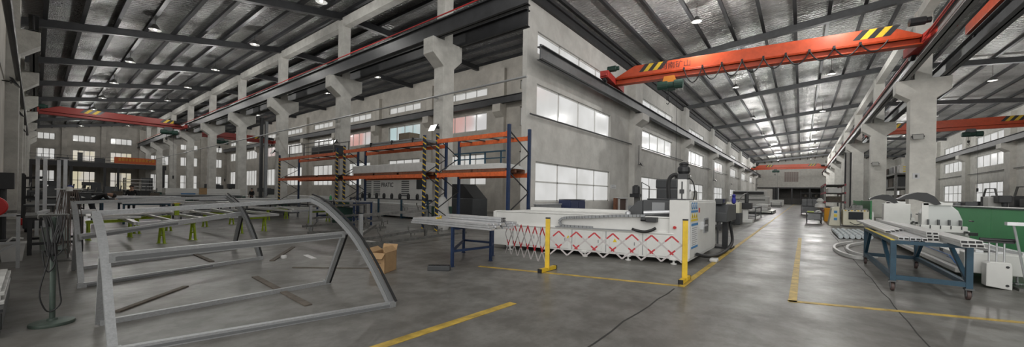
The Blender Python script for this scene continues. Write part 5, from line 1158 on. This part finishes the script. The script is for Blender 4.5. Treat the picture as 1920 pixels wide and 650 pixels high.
t = thing('steel_post', 'tall dark steel post in front of the right hand column row', 'post', (58, -4.2, 0)); b = M(); b.box(57.85, 58.15, -4.5, -4.36, 0, 7.1); b.box(57.85, 58.15, -4.04, -3.9, 0, 7.1); b.box(57.95, 58.05, -4.4, -4.0, 0, 7.1, 1); b.build('mast', [STEEL, WALL], t); b = M(); b.box(57.6, 58.4, -4.6, -3.8, 0, .05); b.build('base_plate', STEEL, t)
# ------------------------------------------------------------------ white curved profiles on the floor
def arc_piece(pts, lab):
    b = M(); P = smooth_pts([(*p, 0) for p in pts], 6); n = len(P)-1; vs = []; fs = []
    for i, p in enumerate(P):
        t_ = (P[min(i+1, n)]-P[max(i-1, 0)]).normalized(); q = Vector((-t_.y, t_.x, 0))
        for rr, z in ((-.035, .0), (.035, .0), (.035, .10), (-.035, .10)): vs.append((p.x+q.x*rr, p.y+q.y*rr, z))
    for i in range(n):
        for j in range(4): fs.append((i*4+j, i*4+(j+1) % 4, (i+1)*4+(j+1) % 4, (i+1)*4+j))
    fs += [(3, 2, 1, 0), tuple(n*4+j for j in range(4))]; b.add(vs, fs)
    return tag(b.build('curved_profile', ALUW, bevel=.01), lab, 'profile', 'white curved profiles on the floor')
arc_piece([(18.6, -1.5), (17.2, -1.02), (15.8, -.85), (14.6, -.92), (13.85, -1.12), (13.75, -1.3), (13.95, -1.52)],  'white curved profile on the floor, outer one left of the blue cart')
arc_piece([(19.0, -1.95), (17.4, -1.38), (16.0, -1.17), (15.0, -1.2), (14.45, -1.35), (14.3, -1.5), (14.4, -1.68)],  'white curved profile on the floor, inner one beside the blue cart')
for i in range(6):
    b = M(); b.tube(smooth_pts([(20.5+.1*i, -1.3-.19*i, .09), (22.5, -1.3-.19*i, .10), (25+.2*(i % 3), -1.3-.19*i, .09)], 5), .085, 8)
    o = b.build('foam_wrapped_profile', mat('pale_foam_wrap', (.55, .60, .62), .7, var=.15, scale=8), smooth=True); tag(o, 'pale foam wrapped profile in the bundle on the floor behind the blue cart', 'profile', 'foam wrapped profiles on the floor')
    for k in range(3): b = M(); b.lathe([(.089, -.03), (.089, .03)], (21.2+1.2*k, -1.3-.19*i, .095), 10, 0, 'x'); b.build('tape_band', GREY, o)
# ------------------------------------------------------------------ blue profile cart
t = thing('profile_cart', 'blue steel cart on casters loaded with aluminium profiles', 'cart', (11.3, -1.75, 0))
X0, X1, Y0, Y1, ZT, ZB = 9.42, 12.95, -2.18, -1.30, .90, .25
for x in (X0, X1):
    for y in (Y1, Y0):
        b = M(); b.bar((x, y, ZB-.06), (x, y, ZT), .085, .075); b.build('leg', BLUE, t)
        b = M(); b.box(x-.06, x+.06, y-.05, y+.05, .165, .19); b.box(x-.04, x+.05, y-.035, y-.028, .06, .17); b.box(x-.04, x+.05, y+.028, y+.035, .06, .17); c_ = b.build('caster', STEELG, t)
        b = M(); b.lathe([(.04, -.024), (.078, -.022), (.08, 0), (.078, .022), (.04, .024)], (x+.03, y, .08), 20, 0, 'y'); w_ = b.build('wheel', mat('brown_rubber', (.09, .06, .055), .6), c_, smooth=True); b = M(); b.lathe([(.03, -.03), (.03, .03)], (x+.03, y, .08), 12, 0, 'y'); b.build('hub', ALU, w_)
for y in (Y1, Y0):
    b = M(); b.bar((X0, y, ZT-.03), (X1, y, ZT-.03), .06, .06); b.build('top_rail', BLUE, t); b = M(); b.bar((X0, y, ZB), (X1, y, ZB), .07, .08); b.build('bottom_rail', BLUE, t)
    b = M(); b.bar((X0+.05, y, ZB+.05), (X0+1.05, y, ZT-.06), .055, .055); b.build('brace', BLUE, t); b = M(); b.bar((X1-.05, y, ZB+.05), (X1-.75, y, ZT-.06), .055, .055); b.build('brace', BLUE, t)
for x in (X0, X1):
    b = M(); b.bar((x, Y0, ZT-.03), (x, Y1, ZT-.03), .06, .06); b.build('top_crossbar', BLUE, t); b = M(); b.bar((x, Y0, ZB), (x, Y1, ZB), .07, .08); b.build('bottom_crossbar', BLUE, t)
b = M(); b.box(X0, X1, Y1-.02, Y1+.03, ZT, ZT+.012); b.build('yellow_edge_strip', SIGNY, t)
def profile(x0, x1, y, z, wd, h, lab, grp, m, n=1):
    o = M().box(x0, x1, y-wd/2, y+wd/2, z, z+h).build('aluminium_profile', m, bevel=.003); tag(o, lab, 'profile', grp)
    M().box(x0-.003, x0, y-wd/2+.008, y+wd/2-.008, z+.008, z+h-.008).build('open_end', BLACK, o)
for i in range(5): profile(9.43+.03*(i % 2), 14.2+.2*(i % 3), -1.40-.072*i, .913, .066, .05, 'open ended aluminium profile in the front row on the blue cart', 'front row of profiles on the blue cart', ALU)
for j in range(3):
    for i in range(2): profile(9.62+.03*j, 14.6, -1.78-.075*i, .913+j*.052, .07, .05, 'open ended profile in the square stack in the middle of the blue cart', 'square stack of profiles on the blue cart', ALUW)
for j in range(2):
    for i in range(3): profile(8.72+.06*j+.05*i, 14.0+.2*i, -1.98-.085*i, .913+j*.052, .08, .05, 'long white profile overhanging the right end of the blue cart', 'overhanging profiles on the blue cart', ALUW)
for i in range(4): profile(10.4+.3*i, 15.2+.3*i, -1.36-.1*i, .966, .09, .045, 'white profile on the second layer at the back of the blue cart', 'second layer of profiles on the blue cart', ALUW)
# ------------------------------------------------------------------ double head saw
t = thing('profile_saw', 'long white double head profile saw behind the blue cart', 'saw', (17, -3.0, 0))
b = M(); b.prism([(-2.62, .22), (-2.62, .52), (-2.72, .60), (-3.5, .60), (-3.5, .22)], lambda u, v, a: (a, u, v), 11.45, 24.5); b.box(11.6, 24.4, -2.60, -2.5, .16, .26); bed = b.build('bed', WHITE, t, bevel=.015)
for z, y in ((.61, -2.78), (.61, -3.05), (.61, -3.35)):
    b = M(); b.box(11.45, 24.4, y-.05, y+.05, z-.01, z+.045); b.build('guide_rail', ALU, bed)
b = M(); b.box(11.5, 24.4, -2.9, -2.84, .62, .65); b.build('black_cover_strip', BLKP, bed)
b = M(); b.bar((12.1, -2.615, .30), (12.5, -2.615, .42), .006, .03, (0, 1, 0)); b.bar((12.5, -2.615, .42), (24, -2.615, .42), .006, .03, (0, 1, 0)); b.bar((11.95, -2.615, .26), (12.35, -2.615, .37), .006, .016, (0, 1, 0)); b.bar((12.35, -2.615, .37), (12.7, -2.615, .37), .006, .016, (0, 1, 0)); b.build('blue_stripe', mat('stripe_blue', (.05, .2, .5), .5), bed)
lettering('lettering', 'WOC', STEELG, bed, (13.3, -2.613, .44), (-1, 0, 0), (0, 0, 1), .12)
for x in (12.0, 16, 20, 24):
    b = M(); b.lathe([(.08, 0), (.08, .02), (.02, .03), (.02, .2)], (x, -2.7, 0), 12); b.build('levelling_foot', ALU, t)
    b = M(); b.lathe([(.08, 0), (.08, .02), (.02, .03), (.02, .22)], (x, -3.4, 0), 12); b.build('levelling_foot', ALU, t)
b = M(); b.box(11.3, 11.6, -3.5, -2.55, .22, .62); b.build('end_cover', WHITE, t, bevel=.02)
def saw_head(x, lab, s):
    b = M(); b.box(x, x+1.2, -3.55, -2.55, .66, .84); b.box(x-.05, x+.05, -3.5, -2.6, .7, .95); hd = b.build('saw_head', WHITE, t, bevel=.015); hd['label'] = lab
    for i in range(5):
        b = M(); b.box(x-.06, x-.045, -3.4+.19*i, -3.38+.19*i, .86, .95); b.build('scale_mark', BLKP, hd)
    prof = [(-3.5, .84), (-2.75, .84), (-2.75, 1.25), (-2.85, 1.5), (-3.05, 1.62), (-3.25, 1.55), (-3.42, 1.35), (-3.5, 1.1)]
    b = M(); b.prism(prof, lambda u, v, a: (a, u, v), x+.35, x+.95); b.build('blade_guard', mat('pale_guard', (.58, .60, .59), .3), hd, bevel=.03)
    b = M(); b.box(x+.3, x+.36, -2.85, -2.72, .84, 1.55); b.box(x+.3, x+.36, -3.3, -2.75, 1.5, 1.58); b.build('guard_frame', WHITE, hd)
    # black curved hood over the head
    pts = [(-2.24, 1.66), (-2.4, 1.78), (-2.62, 1.86), (-2.8, 1.85), (-2.95, 1.75), (-3.08, 1.54), (-2.98, 1.5), (-2.86, 1.58), (-2.62, 1.66), (-2.4, 1.66), (-2.26, 1.63)]
    b = M(); b.prism(pts, lambda u, v, a: (a, u, v), x+.25, x+.75); b.build('hood', BLKP, hd)
    b = M(); b.box(x-.07, x-.05, -3.45, -3.0, .71, .78); b.build('dark_plate', DKMET, hd)
    b = M(); b.tube([(x-.2, -3.45, .8), (x+.1, -3.45, .8)], .03, 8); b.tube([(x-.15, -3.56, 1.1), (x+.1, -3.56, 1.1)], .02, 8); b.box(x-.15, x, -3.65, -3.52, .72, .8); b.build('pneumatic_clamp', BLKP, hd)
    b = M()
    for i in range(4): b.box(x+.2, x+.34, -3.45+.2*i, -3.42+.2*i, .95, 1.1)
    b.build('fence_slots', STEELG, hd)
    return hd
saw_head(15.3, 'near head under the larger black hood', 1)
hd = saw_head(21.2, 'far head under the smaller black hood', 1)
b = M(); b.box(20.9, 21.3, -3.35, -2.6, .7, 1.5); b.build('white_cabinet', WHITE, hd, bevel=.02)
lettering('lettering', 'WOC', STEELG, t, (15.245, -2.7, .72), (0, -1, 0), (0, 0, 1), .10)
# roller stand at the near end of the saw
t = thing('roller_stand', 'white roller support box at the near end of the saw', 'roller stand', (11.15, -2.95, 0))
b = M(); b.prism([(-2.75, .04), (-2.75, .46), (-2.81, .50), (-3.04, .50), (-3.06, .44), (-3.06, .0)], lambda u, v, a: (a, u, v), 10.98, 11.22); body = b.build('body', WHITE, t, bevel=.012)
for z in (.08, .42):
    b = M(); b.lathe([(.022, -.006), (.022, .0)], (10.978, -3.0, z), 12, 0, 'x'); b.build('cap', BLKP, body)
for y in (-2.81, -2.90, -2.99):
    b = M(); b.tube([(11.1, y, .48), (11.1, y, .86)], .013, 10); b.build('rod', ALU, t)
b = M(); b.tube([(11.1, -2.69, .90), (11.1, -3.11, .90)], .035, 14); b.box(11.06, 11.14, -3.10, -2.70, .85, .88); b.build('roller', BLKP, t)
# stand and bars at the right edge
t = thing('support_stand', 'slim metal support stand at the right edge of the picture', 'stand', (10.9, -3.25, 0))
b = M(); b.tube([(11.14, -3.27, .04), (10.98, -3.06, 1.2)], .018, 8); b.build('pole', ALU, t); b = M(); b.box(10.92, 11.04, -3.40, -2.97, 1.19, 1.25); b.build('top_bar', ALU, t); b = M(); b.box(11.0, 11.28, -3.45, -3.14, 0, .05); b.build('base', DKMET, t)
t = thing('leaning_bar', 'dark green bar leaning against the green partition', 'bar', (11.6, -4.0, 0)); b = M(); b.bar((10.75, -3.75, .02), (12.4, -4.22, 1.1), .04, .03); b.build('bar', DKGREEN, t)
t = thing('pallet_truck', 'low black trolley under the support stand at the right edge', 'trolley', (9.9, -3.9, 0)); b = M(); b.box(9.5, 10.5, -4.15, -3.6, .1, .2); b.build('deck', CHAR, t)
for x in (9.6, 10.4):
    for y in (-4.05, -3.7): b = M(); b.lathe([(.05, -.02), (.05, .02)], (x, y, .05), 12, 0, 'y'); b.build('wheel', BLACK, t)
# green partitions
t = thing('green_partition', 'long green sheet partition behind the saw at the right edge', 'partition', (15.3, -4.3, 0))
for x0, x1 in ((9.6, 13.2), (13.22, 16.8), (16.82, 20.4)):
    b = M(); b.box(x0, x1, -4.32, -4.28, .12, 1.42); b.build('sheet', GREEN, t)
for x in (9.6, 13.21, 16.81, 20.4):
    b = M(); b.box(x-.03, x+.03, -4.36, -4.32, 0, 1.42); b.build('post', GREEN, t)
b = M(); b.box(9.6, 20.4, -4.35, -4.26, 1.42, 1.46); b.build('top_rail', DKGREEN, t)
t = thing('green_partition', 'small green partition between the second and third right columns', 'partition', (50, -5.0, 0))
for x0, x1 in ((43, 49), (49.05, 56)):
    b = M(); b.box(x0, x1, -4.62, -4.55, .1, 1.55); b.build('sheet', mat('light_green_sheet', (.12, .34, .16), .55), t)
for x in (43, 49.02, 56):
    b = M(); b.box(x-.05, x+.05, -4.64, -4.54, 0, 1.6); b.build('post', GREEN, t)
bench('long_bench', 'long bench of white profiles beyond the green partition', 17, 25.5, -6.5, -5.2, 1.35, STEELG, WHITE, 'bench')
bench('long_bench', 'bench with dark fittings in the outer bay below the far right windows', 44, 62, -15.5, -13.5, 1.3, STEEL, STEELG, 'bench')
for i in range(7): tag(M().box(46+2.1*i, 47.2+2.1*i, -15, -14, 1.302, 1.7+.25*(i % 3)).build('black_fixture', CHAR, bevel=.05), 'black fixture on the bench below the far right windows', 'fixture', 'fixtures in the outer bay')
for i in range(5): tag(M().bar((17.2, -5.4-.22*i, 1.40), (25.8, -5.35-.22*i, 1.40), .14, .08).build('white_profile', ALUW, bevel=.006), 'long white profile on the bench beyond the green partition', 'profile', 'profiles beyond the green partition')
t = thing('tube_frame_trolley', 'dark tube frame trolley below the far right windows', 'trolley', (62, -17, 0))
for x in (58, 66):
    b = M(); b.tube([(x, -17.6, .1), (x+.6, -17.2, 3.2), (x+1.6, -16.8, 3.2), (x+2.2, -16.4, .1)], .09, 8); b.build('hoop', DKMET, t)
b = M(); b.box(57.5, 68.5, -17.8, -16.2, .3, .5); b.build('deck', DKMET, t)
t = thing('outer_rack', 'grey storage rack of dark goods beyond the right hand columns', 'rack', (78, -11, 0))
for x in (70, 78, 86):
    for y in (-12, -9.8): b = M(); b.box(x-.12, x+.12, y-.12, y+.12, 0, 6.2); b.build('post', DKMET, t)
for z in (1.5, 3.4, 5.2):
    b = M(); b.box(69.8, 86.2, -12.1, -9.7, z-.12, z+.12); b.build('shelf', DKMET, t)
for i in range(12):
    z = (1.62, 3.52, 5.32)[i % 3]+.001; x = 70.6+3.8*(i//3)
    tag(M().box(x, x+3.2, -11.6, -10.1, z, z+.8+.25*((i*5) % 3)).build('goods_crate', (DKWOOD, GREY, WHITE, CHAR)[(i*7) % 4], bevel=.03), 'crate on the grey storage rack beyond the right hand columns', 'crate', 'crates on the outer rack')
tool('outer_machine', 'grey machine tool beyond the far saw head', 30, -6.9+.1, 1.25, GREY)
tool('outer_machine', 'pale machine tool in the outer bay beside the near right column', 40, -10.5, 1.6, WHITE)
o = M().box(33.66, 33.7, -5.75, -5.45, 3.0, 3.35).build('column_sign', SIGNW); tag(o, 'small white sign on the near right column', 'sign'); M().box(33.652, 33.66, -5.65, -5.55, 3.08, 3.26).build('symbol', BLKP, o)
b = M(); b.box(45.5, 45.6, -7.9, -6.6, 4.0, 4.7); o = b.build('hanging_sign', WALL); tag(o, 'white sign with yellow marks hanging beyond the second right column', 'sign')
b = M()
for i in range(3): b.box(45.46, 45.5, -7.8, -6.8+.0, 4.1+.2*i, 4.18+.2*i)
b.build('yellow_marks', SIGNY, o)
b = M(); b.tube([(45.55, -7.2, 4.7), (45.55, -7.2, zr(-7.2)+.48)], .02, 5); b.build('hanging_wire', BLKP, o)
# ------------------------------------------------------------------ people
def person(label, loc, rz, J, hair=True, helmet=False):
    # J: joint positions (metres, local); one continuous skinned body
    names = ['pelvis', 'spine', 'chest', 'neck', 'head', 'crown', 'lsh', 'lel', 'lwr', 'lha', 'rsh', 'rel', 'rwr', 'rha', 'lhip', 'lkn', 'lan', 'lto', 'rhip', 'rkn', 'ran', 'rto']
    rad = dict(pelvis=(.15, .12), spine=(.145, .11), chest=(.165, .12), neck=(.055, .055), head=(.078, .09), crown=(.068, .078), lsh=(.068, .07), lel=(.05, .05), lwr=(.032, .032), lha=(.03, .04), lhip=(.095, .095), lkn=(.062, .062), lan=(.045, .045), lto=(.04, .035))
    edges = [('pelvis', 'spine'), ('spine', 'chest'), ('chest', 'neck'), ('neck', 'head'), ('head', 'crown'), ('chest', 'lsh'), ('lsh', 'lel'), ('lel', 'lwr'), ('lwr', 'lha'), ('chest', 'rsh'), ('rsh', 'rel'), ('rel', 'rwr'), ('rwr', 'rha'),
             ('pelvis', 'lhip'), ('lhip', 'lkn'), ('lkn', 'lan'), ('lan', 'lto'), ('pelvis', 'rhip'), ('rhip', 'rkn'), ('rkn', 'ran'), ('ran', 'rto')]
    me = bpy.data.meshes.new('body'); vs = [J[n] for n in names]; es = [(names.index(a), names.index(b)) for a, b in edges]
    # five fingers on each hand
    for sd in 'lr':
        h = Vector(J[sd+'ha']); wv = (h-Vector(J[sd+'wr'])).normalized(); sv = wv.cross(Vector((0, 0, 1)));
        if sv.length < .2: sv = wv.cross(Vector((1, 0, 0)))
        sv.normalize(); up = sv.cross(wv)
        for k, (off, ln) in enumerate(((-.03, .065), (-.01, .075), (.01, .07), (.03, .055))):
            a = h+sv*off+wv*.02; b_ = a+wv*ln*.55-up*.008; c_ = b_+wv*ln*.4-up*.03
            i0 = len(vs); vs += [tuple(a), tuple(b_), tuple(c_)]; es += [(names.index(sd+'ha'), i0), (i0, i0+1), (i0+1, i0+2)]
        th = h-wv*.03+sv*.045*(1 if sd == 'l' else -1); i0 = len(vs); vs += [tuple(th), tuple(th+wv*.04+sv*.02*(1 if sd == 'l' else -1))]; es += [(names.index(sd+'ha'), i0), (i0, i0+1)]
    me.from_pydata(vs, es, []); o = bpy.data.objects.new('body', me); COL.objects.link(o)
    md = o.modifiers.new('skin', 'SKIN'); sv_ = me.skin_vertices[0].data
    for i in range(len(vs)):
        if i < len(names):
            n = names[i]; r = rad.get(n) or rad['l'+n[1:]]
        else: r = (.010, .010)
        sv_[i].radius = r; sv_[i].use_root = (i == 0)
    s2 = o.modifiers.new('sub', 'SUBSURF'); s2.levels = 2; s2.render_levels = 2
    bpy.context.view_layer.update()
    m2 = bpy.data.meshes.new_from_object(o.evaluated_get(bpy.context.evaluated_depsgraph_get())); bpy.data.objects.remove(o)
    t = thing('person', label, 'person', loc, rz)
    body = bpy.data.objects.new('body', m2); COL.objects.link(body); body.parent = t
    for m in (CLOTH, TROUS, SKIN, BLKP): m2.materials.append(m)
    sk = [Vector(v) for v in vs]
    grp = {}
    for i, n in enumerate(names): grp[i] = 2 if n in ('neck', 'head', 'crown', 'lha', 'rha') else (1 if n in ('lhip', 'rhip', 'lkn', 'rkn', 'lan', 'ran', 'pelvis') else (3 if n in ('lto', 'rto') else 0))
    for p in m2.polygons:
        p.use_smooth = True; i = min(range(len(sk)), key=lambda q: (sk[q]-p.center).length_squared); p.material_index = grp.get(i, 2)
    # face and hair
    hd = Vector(J['head']); cr = Vector(J['crown']); upd = (cr-hd).normalized(); fwd = Vector(J.get('look', (1, 0, 0))).normalized(); fwd = (fwd-upd*fwd.dot(upd)).normalized(); sd = upd.cross(fwd)
    mid = hd+upd*.03
    b = M(); b.prism([(-.012, -.02), (.012, -.02), (.006, .03), (-.006, .03)], lambda u, v, a: tuple(mid+fwd*(.085+a)+sd*u+upd*v), 0, .022); b.build('nose', SKIN, t, world=False)
    for s in (-1, 1):
        b = M(); c = mid+fwd*.088+sd*(.032*s)+upd*.035; b.bar(c-sd*.011, c+sd*.011, .008, .008); b.build('eye', BLKP, t, world=False)
        b = M(); c = mid+sd*(.09*s)+upd*.01; b.bar(c-upd*.03, c+upd*.03, .02, .03); b.build('ear', SKIN, t, world=False)
    b = M(); c = mid+fwd*.087-upd*.045; b.bar(c-sd*.022, c+sd*.022, .008, .008); b.build('mouth', mat('lips', (.3, .12, .1), .6), t, world=False)
    # hair cap or helmet: upper half shell of an ellipsoid
    vs2 = []; fs2 = []; nu, nv = 16, 7; R = (.112, .105, .125) if not helmet else (.135, .125, .15)
    for j in range(nv):
        ph = (math.pi*.58)*j/(nv-1)
        for i in range(nu):
            th = 2*math.pi*i/nu; back = -math.cos(th); cut = ph if back > 0 else ph*.72
            q = mid+upd*.03+fwd*(R[0]*math.sin(cut)*math.cos(th)-.012)+sd*(R[1]*math.sin(cut)*math.sin(th))+upd*(R[2]*math.cos(cut)-.01)
            vs2.append(tuple(q))
    for j in range(nv-1):
        for i in range(nu): fs2.append((j*nu+i, j*nu+(i+1) % nu, (j+1)*nu+(i+1) % nu, (j+1)*nu+i))
    fs2.append(tuple((nv-1)*nu+i for i in range(nu)))
    b = M(); b.add(vs2, fs2); ho = b.build('welding_cap' if helmet else 'hair', mat('blue_cap', (.06, .08, .30), .5) if helmet else HAIR, t, smooth=True, world=False)
    return t
stand = dict(pelvis=(0, 0, .95), spine=(.0, 0, 1.12), chest=(0, 0, 1.34), neck=(.01, 0, 1.5), head=(.02, 0, 1.60), crown=(.02, 0, 1.70), lsh=(0, .19, 1.40), lel=(.03, .25, 1.12), lwr=(.16, .2, .95), lha=(.22, .18, .90), rsh=(0, -.19, 1.40), rel=(.03, -.25, 1.12), rwr=(.16, -.2, .95), rha=(.22, -.18, .90),
             lhip=(0, .1, .88), lkn=(.02, .11, .48), lan=(0, .11, .09), lto=(.15, .12, .045), rhip=(0, -.1, .88), rkn=(.02, -.11, .48), ran=(0, -.11, .09), rto=(.15, -.12, .045), look=(1, 0, -.2))
bend = dict(stand); bend.update(pelvis=(-.12, 0, .96), spine=(.0, 0, 1.13), chest=(.22, 0, 1.28), neck=(.38, 0, 1.31), head=(.47, 0, 1.27), crown=(.54, 0, 1.21), lsh=(.25, .18, 1.27), lel=(.36, .22, 1.08), lwr=(.52, .14, 1.09), lha=(.59, .12, 1.09), rsh=(.25, -.18, 1.27), rel=(.36, -.24, 1.08), rwr=(.52, -.16, 1.09), rha=(.59, -.14, 1.09),
             lhip=(-.12, .1, .9), lkn=(-.05, .11, .48), lan=(-.08, .11, .09), lto=(.07, .12, .045), rhip=(-.12, -.1, .9), rkn=(.0, -.11, .48), ran=(.02, -.11, .09), rto=(.17, -.12, .045), look=(.6, 0, -.8))
lean = dict(stand); lean.update(spine=(.04, 0, 1.12), chest=(.14, 0, 1.32), neck=(.24, 0, 1.44), head=(.30, 0, 1.50), crown=(.36, 0, 1.57), lsh=(.15, .18, 1.36), lel=(.26, .24, 1.12), lwr=(.42, .14, 1.04), lha=(.48, .12, 1.02), rsh=(.15, -.18, 1.36), rel=(.26, -.24, 1.12), rwr=(.42, -.14, 1.04), rha=(.48, -.12, 1.02), look=(.9, 0, -.5))
person('person in black bending low over the blue bench behind the frames', (1.6, 23.92, 0), .0, bend)
person('person in dark clothes with a blue cap leaning to the left by the far bench', (1.55, 32.4, 0), 2.9, lean, helmet=True)
person('person in dark clothes standing upright behind the blue bench', (3.55, 31.5, 0), -2.0, stand)
person('person in black standing beyond the column near the first rack', (14.6, 47.5, 0), -2.4, stand)
